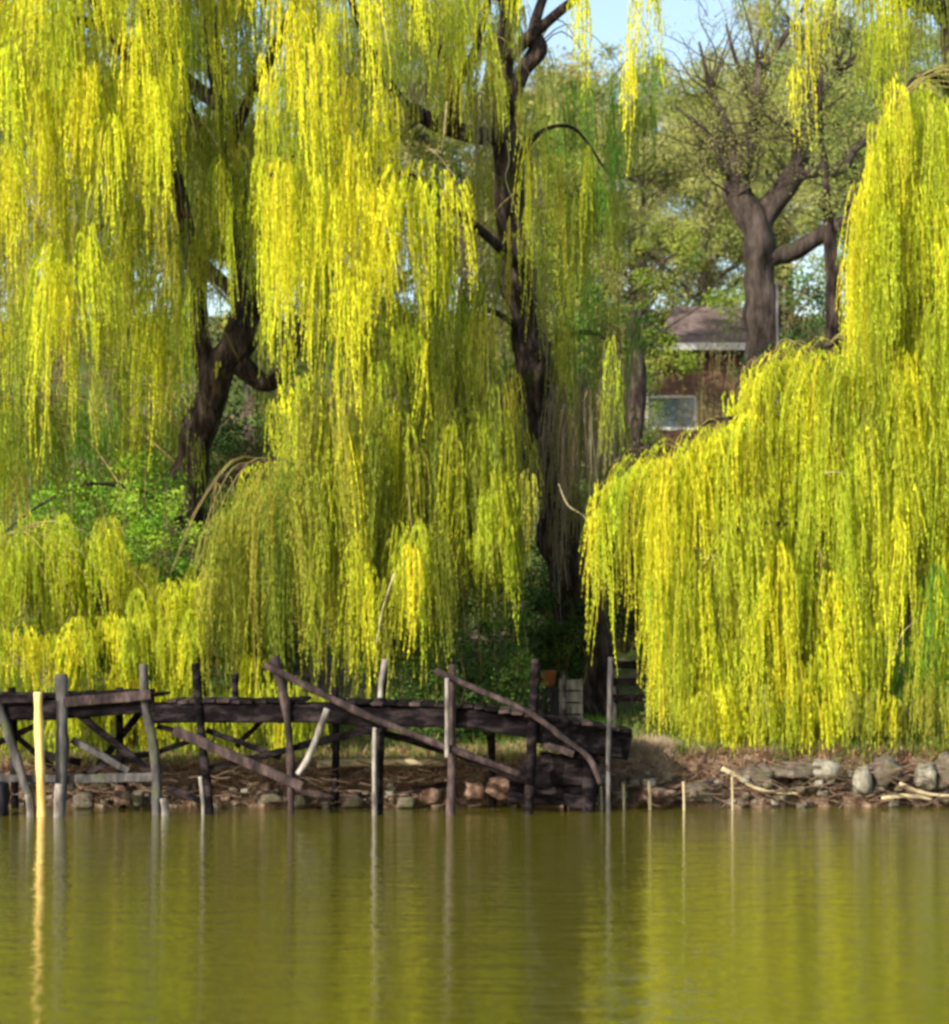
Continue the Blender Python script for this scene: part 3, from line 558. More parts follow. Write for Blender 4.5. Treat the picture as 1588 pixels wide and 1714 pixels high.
GR = [(0.18, 0.26, 0.05), (0.22, 0.29, 0.06), (0.14, 0.2, 0.04)]
YG = [(0.38, 0.40, 0.07), (0.30, 0.36, 0.05), (0.44, 0.42, 0.10)]
bgs = [(-60, 26, 60, 3.4, 'dark green tree at the far left edge behind the willow', GR), (200, 30, 100, 3.6, 'green tree behind the left willow curtain', GR), (420, 27, 150, 3.2, 'olive tree seen in the gap beside the left trunk', OL), (600, 33, 90, 3.6, 'pale tree behind the yellow tassels', OL),
       (770, 28, 220, 3.0, 'olive tree directly left of the middle trunk', OL), (905, 34, 215, 3.0, 'yellow green tree right of the middle trunk', YG), (1010, 26, 290, 2.4, 'fresh green tree in the open gap above the cottage', [(0.22, 0.30, 0.04), (0.28, 0.33, 0.05)]),
       (1090, 40, 190, 3.4, 'lacy pale green tree standing under the open sky', OL), (1190, 36, 210, 2.6, 'thin olive tree behind the pollard fork', OL), (1310, 42, 130, 3.4, 'olive tree behind the right limb of the pollard', OL), (1440, 30, 120, 3.2, 'green tree at the upper right behind the willow', GR + OL), (1600, 34, 60, 3.6, 'tall tree at the right edge behind the willow', GR),
       (960, 55, 150, 4.0, 'far tree breaking the skyline left of the open sky', OL), (1180, 60, 170, 4.0, 'far tree breaking the skyline right of the open sky', OL), (720, 55, 40, 5.0, 'far tree high behind the middle trunk', OL), (1400, 60, 30, 5.0, 'far tree high at upper right', OL), (300, 55, 0, 5.0, 'far tall tree behind the left willow trunk', GR), (1060, 70, 190, 5.0, 'most distant tree closing the gap above the cottage', OL), (880, 48, 200, 4.0, 'far olive tree just right of the middle trunk top', OL), (1300, 75, 110, 5.0, 'most distant tree behind the pollard crown', OL), (1500, 50, 60, 5, 'far tree behind the upper right willow', GR), (100, 48, 40, 5, 'far tree behind the upper left tassels', GR)]
for i, (px, y, pt, sp, lb, cl) in enumerate(bgs):
    bg_tree('hillside_tree', px, y, pt, sp, lb, cl, nleaf=26000 if y < 50 else 22000, size=0.085 if y < 50 else 0.13, r0=0.18 if y < 50 else 0.26)

def shrub(name, x0, x1, yt, yb, y, label, cols, n=6000, size=0.07, cat='shrub', group=None, ns=26, rr=0.2):
    cx = P((x0 + x1) / 2, 0, y).x; gz = float(ground_z(cx, y)); base = Vector((cx, y, gz)); root = tag(empty(name, base), label, cat, group)
    R = random.Random(int(x0 + y * 7)); st = MB(); tips = []
    hw = M((x1 - x0) / 2, y); zt = P(0, yt, y).z; zb = max(P(0, yb, y).z, gz)
    for i in range(ns):
        u = R.uniform(-1, 1); e = Vector((cx + u * hw, y + R.uniform(-.6, .6) * min(hw, 1.2), zb + (zt - zb) * (1 - 0.45 * u * u) * R.uniform(0.12, 1)))
        s0 = base + Vector((u * 0.25, R.uniform(-.15, .15), -0.05)); m_ = s0.lerp(e, .5) + Vector((u * .1, 0, .1))
        m_ += Vector((R.uniform(-.15, .15), R.uniform(-.1, .1), 0)); tube(st, [s0, m_, e], [0.011, 0.007, 0.003], 5, 4)
        for f_ in (0.2, 0.45, 0.7, 1.0): 
            q = s0.lerp(e, f_); tips.append((q.x + R.uniform(-.1, .1), q.y, max(q.z, gz + .08)))
    st.build('stems', MT['twig'], root); cr_ = MB(); leafcloud(cr_, tips, [rr * R.uniform(0.6, 1.3) for _ in tips], n, size, cols, flat=0.8)
    cr_.build('foliage', MT['leaf_bg'], root, smooth=False)
DG = [(0.07, 0.14, 0.035), (0.12, 0.22, 0.05), (0.05, 0.10, 0.035)]
shrub('shrub', 50, 345, 745, 1000, 3.4, 'bright green bush under the left willow trunk', [(0.22, 0.40, 0.03), (0.32, 0.46, 0.05), (0.15, 0.30, 0.03)], 26000, 0.055, ns=60, rr=.22)
shrub('shrub', 180, 360, 850, 1100, 3.2, 'mid green bush in the gap between the low willow skirts', [(0.18, 0.30, 0.03), (0.25, 0.34, 0.05)], 14000, 0.05, ns=44)
shrub('shrub', 730, 900, 960, 1190, 3.2, 'dark green bush behind the middle of the jetty', DG + [(0.14, 0.26, 0.05)], 18000, 0.05, ns=44)
shrub('shrub', 850, 975, 985, 1110, 5.7, 'very dark green bush at the foot of the leaning trunk', DG, 14000, 0.05, ns=44)
shrub('shrub', 850, 985, 870, 1040, 7.8, 'deep green bush filling the gap left of the leaning trunk foot', DG, 12000, 0.06, ns=40)
shrub('shrub', 640, 780, 1045, 1180, 2.6, 'low green bush behind the pale jetty stub', [(0.12, 0.22, 0.04), (0.08, 0.15, 0.04)], 5000, 0.05)
shrub('shrub', 1080, 1200, 1120, 1230, 3.0, 'olive bush behind the left fringe of the right willow', [(0.2, 0.22, 0.04), (0.14, 0.17, 0.04)], 5000, 0.05)
for k, (a, b_, c, d, y, lb) in enumerate([(330, 520, 520, 780, 9, 'olive thicket filling the fork of the left trunk'), (200, 420, 640, 860, 7.5, 'green thicket right behind the bright bush'), (400, 660, 380, 600, 24, 'tall thicket far behind the left trunk'), (1290, 1420, 450, 600, 22, 'tall thicket between the pollard and the slender tree'),(-100, 260, 640, 800, 11, 'dark green thicket behind the left willow tail'), (300, 560, 800, 1000, 10, 'dark thicket behind the low yellow dome'), (540, 860, 780, 980, 11, 'dark thicket left of the leaning trunk'), (960, 1130, 700, 860, 12, 'dark thicket right of the leaning trunk below the cottage'),
        (1240, 1500, 560, 700, 15, 'olive thicket beneath the pollard tree'), (1060, 1250, 430, 560, 34, 'brown olive thicket behind the cottage roof'), (940, 1080, 430, 600, 22, 'green thicket left of the cottage'), (1400, 1700, 600, 900, 12, 'thicket behind the right willow'), (1100, 1400, 800, 1000, 9, 'shaded thicket low behind the right willow')]):
    shrub('thicket', a, b_, c, d + 60, y, lb, DG + [(0.13, 0.15, 0.04), (0.16, 0.14, 0.06)], 9000, 0.10 if y > 14 else 0.08, ns=34, rr=0.4, group='thickets on the slope')

# ------------------------------------------------------------------ pollard tree right of the gap
y_ = 15.0; bx = P(1275, 600, y_); bx.z = float(ground_z(bx.x, y_)) - 0.2
pr = tag(empty('pollard_tree', bx), 'grey brown pollarded tree with forked knobbly trunk and upright shoots beyond the right willow', 'tree')
mb = MB(); tube(mb, [bx, P(1276, 600, y_), P(1272, 480, y_), P(1268, 400, y_), P(1262, 360, y_), P(1240, 330, y_), P(1236, 280, y_)], [0.36, 0.28, 0.24, 0.24, 0.28, 0.21, 0.14], 20, 10, 0.7); mb.build('trunk', MT['bark_grey'], pr)
PL = [([(1262, 385), (1300, 330), (1330, 290), (1345, 240), (1352, 180), (1362, 110), (1385, 40), (1400, -60)], [0.24, 0.2, 0.18, 0.15, 0.14, 0.11, 0.08, 0.05]),
      ([(1325, 290), (1370, 285), (1410, 280), (1430, 250), (1470, 225)], [0.14, 0.13, 0.11, 0.07, 0.04]),
      ([(1290, 430), (1330, 420), (1370, 395), (1400, 378), (1440, 350), (1480, 340)], [0.17, 0.15, 0.14, 0.12, 0.08, 0.05]),
      ([(1236, 300), (1255, 230), (1268, 170), (1270, 110), (1290, 60)], [0.19, 0.15, 0.11, 0.07, 0.04]), ([(1236, 300), (1218, 220), (1190, 150), (1170, 70)], [0.12, 0.08, 0.05, 0.02]), ([(1352, 180), (1400, 120), (1440, 90)], [0.08, 0.05, 0.03]), ([(1268, 170), (1235, 110), (1215, 40)], [0.07, 0.04, 0.02]), 
      ([(1275, 110), (1300, 80), (1320, 50)], [0.08, 0.06, 0.04]), ([(1240, 330), (1205, 260), (1170, 210), (1130, 180)], [0.09, 0.06, 0.04, 0.02])]
for l, r in PL:
    mb = MB(); tube(mb, ppts(l, y_), r, 12, 6, 0.3); mb.build('limb', MT['bark_grey'], pr)
sh = MB(); tips = []; R = random.Random(3)
for i in range(105):
    sx_, sy_ = R.choice([(1236, 330), (1225, 300), (1240, 290), (1250, 240), (1268, 160), (1262, 210), (1190, 150), (1205, 250), (1345, 240), (1362, 110), (1400, 120), (1440, 350), (1270, 110), (1330, 290)]); an = math.radians(R.gauss(100, 42)); l = R.uniform(60, 190)
    ex, ey = sx_ + math.cos(an) * l, sy_ - math.sin(an) * l
    a = P(sx_ + R.uniform(-8, 8), sy_ + R.uniform(-8, 8), y_ + R.uniform(-.15, .15)); e_ = P(ex, ey, y_ + R.uniform(-1.3, 1.3)); Lq = (e_ - a).length
    m1 = a.lerp(e_, .33) + Vector((R.uniform(-.14, .14), R.uniform(-.1, .1), R.uniform(-.1, .12))) * Lq; m2 = a.lerp(e_, .68) + Vector((R.uniform(-.14, .14), R.uniform(-.1, .1), R.uniform(-.06, .12))) * Lq
    tube(sh, [a, m1, m2, e_], [0.02, 0.013, 0.008, 0.003], 4, 3); tips += [tuple(m1), tuple(m2), tuple(e_)]
    for q in range(4):
        b_ = m1.lerp(e_, R.uniform(0, .8)); e3 = b_ + Vector((R.uniform(-.35, .35), R.uniform(-.3, .3), R.uniform(.05, .5))) * Lq * .5; tube(sh, [b_, b_.lerp(e3, .5) + Vector((R.uniform(-.04, .04), 0, .02)), e3], [0.008, 0.005, 0.002], 3, 2); tips.append(tuple(e3))
sh.build('shoots', MT['bark_grey'], pr)
lc = MB(); leafcloud(lc, tips, [0.22] * len(tips), 12000, 0.04, OL + YG); lc.build('crown', MT['leaf_bg'], pr, smooth=False)
# slender tree by it
bx = P(1395, 600, 13.0); bx.z = float(ground_z(bx.x, 13.0)) - 0.2
sr = tag(empty('slender_tree', bx), 'slender dark upright tree just right of the pollard trunk', 'tree')
mb = MB(); tube(mb, [bx, P(1396, 560, 13), P(1390, 420, 13), P(1381, 300, 13), P(1372, 180, 13), P(1380, 40, 13)], [0.16, 0.13, 0.10, 0.055, 0.045, 0.02], 8, 6, 0.2); mb.build('trunk', MT['bark'], sr)
mb = MB(); tp_ = []
for i in range(12):
    a = P(1385, 60 + i * 30, 13); e_ = a + Vector((R.uniform(-.7, .7), R.uniform(-.5, .5), R.uniform(.2, .7))); tube(mb, [a, e_], [0.02, 0.006], 4, 3); tp_ += [tuple(e_), tuple(a.lerp(e_, .6))]
mb.build('branches', MT['bark'], sr); lc = MB(); leafcloud(lc, tp_, [0.35] * len(tp_), 1800, 0.07, OL); lc.build('crown', MT['leaf_bg'], sr, smooth=False)
# pale post next to the trunk
mb = MB(); a = P(1301, 470, 13.5); g0 = Vector((a.x, a.y, float(ground_z(a.x, a.y)) - .2)); tube(mb, [g0, a], [0.022, 0.022], 8, 2)
tag(mb.build('post', MT['pale_wood'], origin=g0), 'thin pale post standing against the pollard trunk', 'post')
# dark dead trunk left of cottage
a = P(1060, 520, 20); g0 = Vector((a.x, a.y, float(ground_z(a.x, a.y)) - .2)); r_ = tag(empty('dead_tree', g0), 'short dark dead trunk left of the cottage roof', 'tree')
mb = MB(); tube(mb, [g0, P(1066, 640, 20), P(1062, 575, 20), a], [0.2, 0.15, 0.12, 0.05], 10, 6, 0.5); mb.build('trunk', MT['bark'], r_)
mb = MB(); tube(mb, [P(1062, 545, 20), P(1078, 520, 20), P(1100, 522, 20)], [0.05, 0.03, 0.008], 6, 4, 0.4); mb.build('branch', MT['bark'], r_)

# ------------------------------------------------------------------ cottage
yh = 30.0
c0 = P(1062, 740, yh); hz = P(0, 742, yh).z
ho = tag(empty('cottage', (P(1150, 0, yh).x, yh, hz)), 'small brick cottage with faded red roof and white framed window on the slope', 'building')
xl, xr = P(1062, 0, yh).x, P(1262, 0, yh).x; zt = P(0, 598, yh).z; ze = P(0, 583, yh).z; zr = P(0, 528, yh).z
gzh = float(ground_z((xl + xr) / 2, yh)) - 0.6
xb0, xb1 = P(1080, 0, yh).x, P(1166, 0, yh).x; zb0, zb1 = P(0, 720, yh).z, P(0, 662, yh).z
mb = MB(); box(mb, (xl, yh, min(gzh, hz - .5)), (xb0, yh + 3.5, zt)); box(mb, (xb1, yh, min(gzh, hz - .5)), (xr, yh + 3.5, zt)); box(mb, (xb0 + .001, yh + .002, zb1), (xb1 - .001, yh + 3.49, zt - .002)); box(mb, (xb0 + .001, yh + .002, min(gzh, hz - .5)), (xb1 - .001, yh + 3.49, zb0))
mb.build('wall', MT['brick'], ho, smooth=False)
mb = MB(); t_ = 0.06
box(mb, (xb0, yh - .04, zb0), (xb1, yh + .05, zb0 + t_)); box(mb, (xb0, yh - .04, zb1 - t_), (xb1, yh + .05, zb1)); box(mb, (xb0, yh - .041, zb0 + t_), (xb0 + t_, yh + .05, zb1 - t_)); box(mb, (xb1 - t_, yh - .041, zb0 + t_), (xb1, yh + .05, zb1 - t_))
fr = mb.build('window', MT['white_paint'], ho, smooth=False)
mb = MB(); box(mb, (xb0 + t_, yh + .01, zb0 + t_), (xb1 - t_, yh + .03, zb1 - t_)); pn = mb.build('pane', MT['glass'], fr, smooth=False)
mb = MB(); xl2 = P(1098, 0, yh).x
v = [(xl2 - .1, yh - .6, ze), (xr + .3, yh - .6, ze), (xr + .3, yh + 1.75, zr + .35), (xl2 + .55, yh + 1.75, zr + .35), (xl2 - .1, yh - .6, ze + .05), (xr + .3, yh - .6, ze + .05), (xr + .3, yh + 1.75, zr + .41), (xl2 + .55, yh + 1.75, zr + .41)]
mb.add(v, [(0, 1, 2, 3), (7, 6, 5, 4), (0, 4, 5, 1), (1, 5, 6, 2), (2, 6, 7, 3), (3, 7, 4, 0)])
v2 = [(x, 2 * (yh + 1.752) - y, z) for x, y, z in v]; mb.add(v2, [(3, 2, 1, 0), (4, 5, 6, 7), (1, 5, 4, 0), (2, 6, 5, 1), (3, 7, 6, 2), (0, 4, 7, 3)])
mb.build('roof', MT['roof'], ho, smooth=False)
mb = MB(); box(mb, (xl2 - .1, yh - .64, ze - .10), (xr + .3, yh - .605, ze + .06)); mb.build('fascia', MT['white_paint'], ho, smooth=False)

shrub('shrub', 1130, 1260, 560, 760, 26, 'thin leafless brown bush in front of the cottage wall', [(0.3, 0.27, 0.12), (0.2, 0.17, 0.08)], 3500, 0.05, ns=90, rr=.3)
shrub('shrub', 1040, 1110, 600, 790, 24, 'light green bush hiding the left corner of the cottage', [(0.3, 0.38, 0.10), (0.2, 0.3, 0.07)], 3500, 0.07, ns=30, rr=.25)
# ------------------------------------------------------------------ jetty
J = tag(empty('jetty', (P(500, 0, -0.3).x, -0.3, 0.0)), 'old ramshackle wooden jetty with dark beams and crooked posts along the bank', 'jetty')
YF, YB = -0.8, 0.25
def jb(name, p, q, w, h, mat, y=YF, y2=None, **k):
    mb = MB(); beam(mb, P(p[0], p[1], y), P(q[0], q[1], y if y2 is None else y2), w, M(h, y), seed=p[0] * .1, **k); return mb.build(name, MT[mat], J, smooth=False)
def jp(name, l, r, mat, y=YF, gn=0.18, down=True):
    pts = ppts(l, y)
    if down: pts.append(Vector((pts[-1].x, pts[-1].y, -0.45)))
    mb = MB(); tube(mb, pts, [M(r[0], y) * .85, M(r[-1], y) * .85], 9, 8, gn * 1.6, nf=5); return mb.build(name, MT[mat], J)
# long stringers
for yy, dy in ((YF, 0), (YB, -3)):
    jb('stringer', (256, 1194 + dy), (565, 1194 + dy), 0.14, 32, 'wet_wood', yy); jb('stringer', (560, 1196 + dy), (800, 1204 + dy), 0.14, 32, 'wet_wood', yy)
    jb('stringer', (795, 1204 + dy), (905, 1222 + dy), 0.14, 32, 'wet_wood', yy, yy + .1); jb('stringer', (895, 1220 + dy), (1050, 1250 + dy), 0.16, 46, 'wet_wood', yy + .1, yy + .5)
    jb('stringer', (-120, 1190 + dy), (110, 1188 + dy), 0.14, 34, 'wet_wood', yy)
jb('stringer', (95, 1190), (258, 1178), 0.14, 28, 'wet_wood'); jb('fascia_board', (104, 1176), (252, 1163), 0.06, 17, 'brown_wood', YF - .12)
jb('fascia_board', (-60, 1174), (60, 1168), 0.06, 14, 'wet_wood', YF - .12)
# deck planks across
R = random.Random(11)
def zdeck(px): return float(np.interp(px, [-130, 100, 250, 256, 560, 800, 905, 1050], [1168, 1164, 1157, 1174, 1174, 1184, 1200, 1226]))
px = -120
while px < 1045:
    w_ = R.uniform(17, 24)
    if R.random() > 0.07 or px < 260:
        yb = zdeck(px + w_ / 2); mb = MB(); zz = P(0, yb, YF).z + R.uniform(-.006, .01); x0 = P(px, 0, YF).x; x1 = P(px + w_ - 2.5, 0, YF).x
        off = 0.0 if px < 900 else (px - 900) / 150 * .45
        beam(mb, ((x0 + x1) / 2, YF - .1 + R.uniform(-.05, .03) + off, zz), ((x0 + x1) / 2 + R.uniform(-.02, .02), YB + .12 + R.uniform(-.04, .06) + off, zz + R.uniform(-.01, .012)), x1 - x0, 0.035, n=5, rough=0.004, seed=px)
        mb.build('deck_plank', MT['wet_wood'] if R.random() < .7 else MT['brown_wood'], J, smooth=False)
    px += w_
# posts
jp('post', [(103, 1128), (104, 1240), (100, 1350)], [12, 11], 'grey_wood', YF - .1); jp('post', [(240, 1112), (243, 1180), (256, 1240), (262, 1310)], [9, 10], 'grey_wood', YF - .05)
jp('post', [(327, 1110), (332, 1180), (340, 1260), (350, 1350)], [8, 9.5], 'wet_wood', YF - .06); jp('post', [(393, 1128), (394, 1180)], [7, 7], 'wet_wood', YB, down=False)
jp('post', [(460, 1098), (470, 1140), (480, 1200), (486, 1290)], [10, 7], 'brown_wood', YF - .1); jp('post', [(-8, 1165), (14, 1230), (40, 1310), (52, 1350)], [10, 8], 'grey_wood', YF - .1)
jp('post', [(643, 1104), (640, 1170), (636, 1250), (634, 1350)], [7, 9], 'wet_wood', YF - .02)
jp('post', [(757, 1112), (757, 1180), (756, 1270), (754, 1350)], [7.5, 9], 'brown_wood', YF - .12); jp('post', [(897, 1103), (893, 1180), (888, 1260), (885, 1340)], [9, 11], 'wet_wood', YF + .02)
jp('post', [(944, 1122), (945, 1200), (946, 1300)], [4, 5], 'wet_wood', YB); jp('post', [(560, 1150), (562, 1230), (560, 1330)], [7, 8], 'wet_wood', YB)
jp('post', [(200, 1150), (200, 1230), (204, 1330)], [8, 8], 'wet_wood', YB); jp('post', [(20, 1150), (22, 1230), (24, 1330)], [8, 8], 'wet_wood', YB); jp('post', [(820, 1190), (822, 1240), (824, 1330)], [8, 8], 'wet_wood', YB)
jp('post', [(985, 1235), (985, 1330)], [12, 13], 'wet_wood', YF + .35); jp('post', [(1022, 1100), (1020, 1190), (1018, 1290)], [5, 5], 'grey_wood', YF + .2)
# braces
for p, q, h, mt, yy in [((128, 1192), (256, 1296), 13, 'wet_wood', YF), ((236, 1190), (150, 1300), 12, 'wet_wood', YB), ((-60, 1302), (130, 1304), 13, 'grey_wood', YF - .02), ((130, 1304), (272, 1300), 15, 'grey_wood', YF - .02), ((120, 1238), (215, 1290), 11, 'grey_wood', YF + .02),
        ((262, 1260), (322, 1238), 9, 'wet_wood', YF), ((290, 1222), (505, 1316), 17, 'brown_wood', YF - .16), ((345, 1222), (470, 1268), 10, 'wet_wood', YF + .05), ((352, 1286), (500, 1250), 11, 'wet_wood', YF), ((500, 1250), (655, 1212), 13, 'wet_wood', YF), ((395, 1250), (440, 1204), 9, 'wet_wood', YB),
        ((0, 1210), (95, 1290), 10, 'wet_wood', YB), ((280, 1318), (345, 1345), 12, 'wet_wood', YF), ((60, 1320), (110, 1290), 9, 'wet_wood', YF), ((262, 1215), (330, 1235), 9, 'wet_wood', YF + .04), ((640, 1226), (760, 1262), 12, 'wet_wood', YB), ((180, 1270), (255, 1262), 10, 'wet_wood', YB), ((-20, 1250), (60, 1215), 10, 'wet_wood', YB), ((70, 1262), (135, 1276), 12, 'wet_wood', YF + .1), ((140, 1296), (210, 1262), 11, 'wet_wood', YF + .1), ((690, 1322), (760, 1312), 9, 'wet_wood', YB - .1), ((480, 1322), (560, 1334), 10, 'brown_wood', YB - .2), ((600, 1212), (640, 1240), 9, 'wet_wood', YB), ((905, 1245), (960, 1262), 12, 'brown_wood', YF + .1)]:
    jb('brace', p, q, 0.06, h, mt, yy)
jp('handrail', [(443, 1112), (500, 1142), (560, 1172), (630, 1205), (720, 1240), (800, 1270), (870, 1296)], [8, 7], 'brown_wood', YF - .2, down=False)
jp('handrail', [(727, 1122), (790, 1150), (860, 1180), (900, 1202), (950, 1240), (985, 1268), (1006, 1312)], [6, 6], 'brown_wood', YF - .2, down=False)
jb('brace', (700, 1236), (862, 1300), .05, 10, 'wet_wood', YF - .12)

R = random.Random(77)  # dark timbers added to stand in for the black shade under the jetty end
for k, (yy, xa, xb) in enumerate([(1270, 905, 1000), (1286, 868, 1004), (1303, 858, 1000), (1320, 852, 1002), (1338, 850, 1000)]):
    jb('hollow_shade_timber', (xa, yy + R.uniform(-3, 3)), (xb, yy + R.uniform(-3, 3)), .16, 22, 'wet_wood', YF + .45 + R.uniform(-.05, .05), rough=.03)
def pole(name, l, r, mat, y, label, cat='pole', group=None, down=True, sides=9):
    pts = ppts(l, y)
    if down: pts.append(Vector((pts[-1].x, pts[-1].y, -0.4)))
    mb = MB(); tube(mb, pts, [M(r[0], y) * .8, M(r[-1], y) * .85], sides, 7, 0.28, nf=6)
    o = mb.build(name, MT[mat], origin=pts[-1]); tag(o, label, cat, group); return o
pole('pole', [(63, 1158), (66, 1240), (69, 1350)], [8.5, 9.5], 'yellow_wood', YF - .3, 'bright yellow peeled pole standing in the water before the jetty')
pole('stake', [(645, 1104), (638, 1140), (636, 1168)], [6.5, 5.5], 'pale_wood', YF - .14, 'pale bleached stub standing upright on the jetty deck', down=False)
pole('stake', [(547, 1186), (528, 1240), (512, 1276), (498, 1296)], [7.5, 6], 'pale_wood', YF - .28, 'white bleached board leaning against the jetty front', down=False)
pole('pole', [(627, 1218), (626, 1290), (627, 1350)], [4.5, 5], 'pale_wood', YF - .14, 'thin pale pole upright under the middle of the jetty')
pole('pole', [(748, 1135), (748, 1200), (748, 1268)], [5, 5], 'pale_wood', YF - .26, 'pale grey pole fixed to the brown jetty post', down=False)
pole('stake', [(100, 1312), (98, 1362)], [10, 11], 'pale_wood', YF - .34, 'fat pale stake at the foot of the grey jetty post')
pole('stake', [(46, 1330), (50, 1356)], [7, 8], 'pale_wood', YF - .34, 'short white stake left of the yellow pole foot')
pole('stake', [(275, 1336), (277, 1358)], [8, 9], 'pale_wood', YF - .2, 'short pale stake in shallow water under the jetty')
pole('stake', [(335, 1300), (340, 1352)], [4, 4], 'pale_wood', YF - .1, 'thin pale stake against the dark jetty post')
for i, (x, t, r, lb) in enumerate([(1043, 1312, 2.4, 'short pale reed stake just right of the jetty end'), (1087, 1308, 3, 'brightest pale stake before the brown bank'), (1144, 1308, 3, 'thin grey stake before the mossy bank'), (1225, 1300, 2.2, 'thin yellow stake below the right willow'), (1005, 1316, 3, 'pale stake beside the dark jetty hollow')]):
    pole('stake', [(x, t), (x + 1, 1352)], [r, r], 'pale_twig', -0.05, lb, 'stake', 'stakes in the water by the bank', sides=6)
# driftwood
for l, lb in [([(1208, 1286), (1235, 1300), (1262, 1318), (1300, 1326), (1335, 1328)], 'curved pale branch lying against the bank under the right willow'), ([(1505, 1312), (1530, 1322), (1560, 1330), (1600, 1332)], 'pale driftwood branch at the right edge of the waterline'),
              ([(1475, 1336), (1520, 1332), (1560, 1338)], 'thin driftwood stick lying just above the water at right'), ([(530, 1280), (600, 1277), (680, 1276), (745, 1277)], 'long pale pole laid along the bank ledge behind the jetty'), ([(1140, 1325), (1180, 1312), (1215, 1290)], 'dark crooked stick among the bank stones')]:
    pts = ppts(l, 0.25 if l[0][0] != 530 else 0.45); mb = MB(); tube(mb, pts, [0.03, 0.014] if l[0][0] != 530 else [0.045, 0.04], 8, 5, 0.2, nf=6)
    tag(mb.build('driftwood', MT['pale_twig'] if 'dark' not in lb else MT['bark'], origin=pts[0]), lb, 'branch')

# ------------------------------------------------------------------ stones
def stone(px, py, y, w, h, mat, label, seed, group='stones along the waterline'):
    a = P(px, py, y); rx = M(w / 2, y); rz = M(h / 2, y); ry = (rx + rz) * .55
    vs = []; fs = []; nu, nv = 16, 10
    for j in range(nv):
        ph = math.pi * (j + .02) / (nv - 1 + .04)
        for i in range(nu):
            th = 2 * math.pi * i / nu; d = Vector((math.sin(ph) * math.cos(th), math.sin(ph) * math.sin(th), math.cos(ph)))
            q = Vector([math.copysign(abs(c) ** .65, c) for c in d]); q = q * (1 + .5 * mn.noise(d * 1.6 + Vector((seed, 0, 0))) + .12 * mn.noise(d * 5 + Vector((seed, 3, 0))))
            vs.append((a.x + q.x * rx, a.y + q.y * ry, a.z + q.z * rz))
    for j in range(nv - 1):
        for i in range(nu): fs.append((j * nu + i, (j + 1) * nu + i, (j + 1) * nu + (i + 1) % nu, j * nu + (i + 1) % nu))
    mb = MB(); mb.add(vs, fs); tag(mb.build('stone', MT[mat], origin=a), label, 'stone', group)
ST = [(-4, 1340, -.9, 44, 60, 'rubber', 'dark wet boulder in the water at the left edge'), (1335, 1290, .45, 84, 26, 'stone', 'long flat grey stone capping the bank under the right willow'), (1378, 1288, .4, 44, 30, 'pale_stone', 'pale mossy stone at the right end of the long flat stone'), (1443, 1308, .3, 30, 46, 'pale_stone', 'upright pale stone left of the dark bank hollow'),
      (1480, 1290, .4, 46, 44, 'stone', 'brownish stone right of the upright pale stone'), (1550, 1298, .35, 36, 40, 'pale_stone', 'pale stone above the right edge driftwood'), (1582, 1290, .4, 34, 50, 'stone', 'grey stone at the far right of the bank'), (1265, 1300, .4, 50, 40, 'stone', 'brown stone just left of the long flat stone'),
      (1095, 1330, .25, 70, 22, 'red_stone', 'flat pinkish stone at the waterline behind the brightest stake'), (1170, 1325, .3, 50, 34, 'stone', 'dull brown stone behind the dark crooked stick'), (838, 1318, .1, 48, 32, 'red_stone', 'pale pink boulder beside the dark jetty hollow'), (796, 1322, .15, 36, 36, 'red_stone', 'rust brown boulder left of the pale pink boulder'),
      (722, 1332, .2, 36, 30, 'red_stone', 'tan boulder left of the brown jetty post'), (205, 1334, .1, 30, 30, 'red_stone', 'tan hollow looking boulder under the left jetty'), (228, 1338, .15, 30, 28, 'stone', 'brown boulder right of the tan one under the left jetty'), (140, 1341, .2, 34, 26, 'stone', 'dark brown boulder behind the fat pale stake'),
      (500, 1340, .1, 30, 20, 'stone', 'small olive stone under the diagonal brown brace'), (450, 1335, .15, 40, 16, 'stone', 'flat brown stone left of the small olive stone'), (590, 1342, .2, 36, 20, 'stone', 'brown stone left of the thin pale pole'), (680, 1342, .2, 34, 22, 'stone', 'rounded brown stone right of the thin pale pole')]
for i, s_ in enumerate(ST): stone(*s_, seed=i * 3.7)
R = random.Random(5)
for i in range(200):
    px = R.uniform(-60, 1650)
    if 860 < px < 1000: continue
    y = float(shore(P(px, 0, .4).x)) - R.uniform(-.06, .22); w_ = R.uniform(7, 26) * (0.7 if px < 1000 else 1); py = 1351 - R.uniform(0, 40 if px < 1000 else 58)
    stone(px, py, y, w_, w_ * R.uniform(.5, .9), R.choice(['stone', 'stone', 'pale_stone', 'red_stone'] if px < 1000 else ['stone', 'stone', 'pale_stone']), 'small rough stone half buried in the bank at the waterline', 50 + i * 2.3, 'small stones at the waterline')

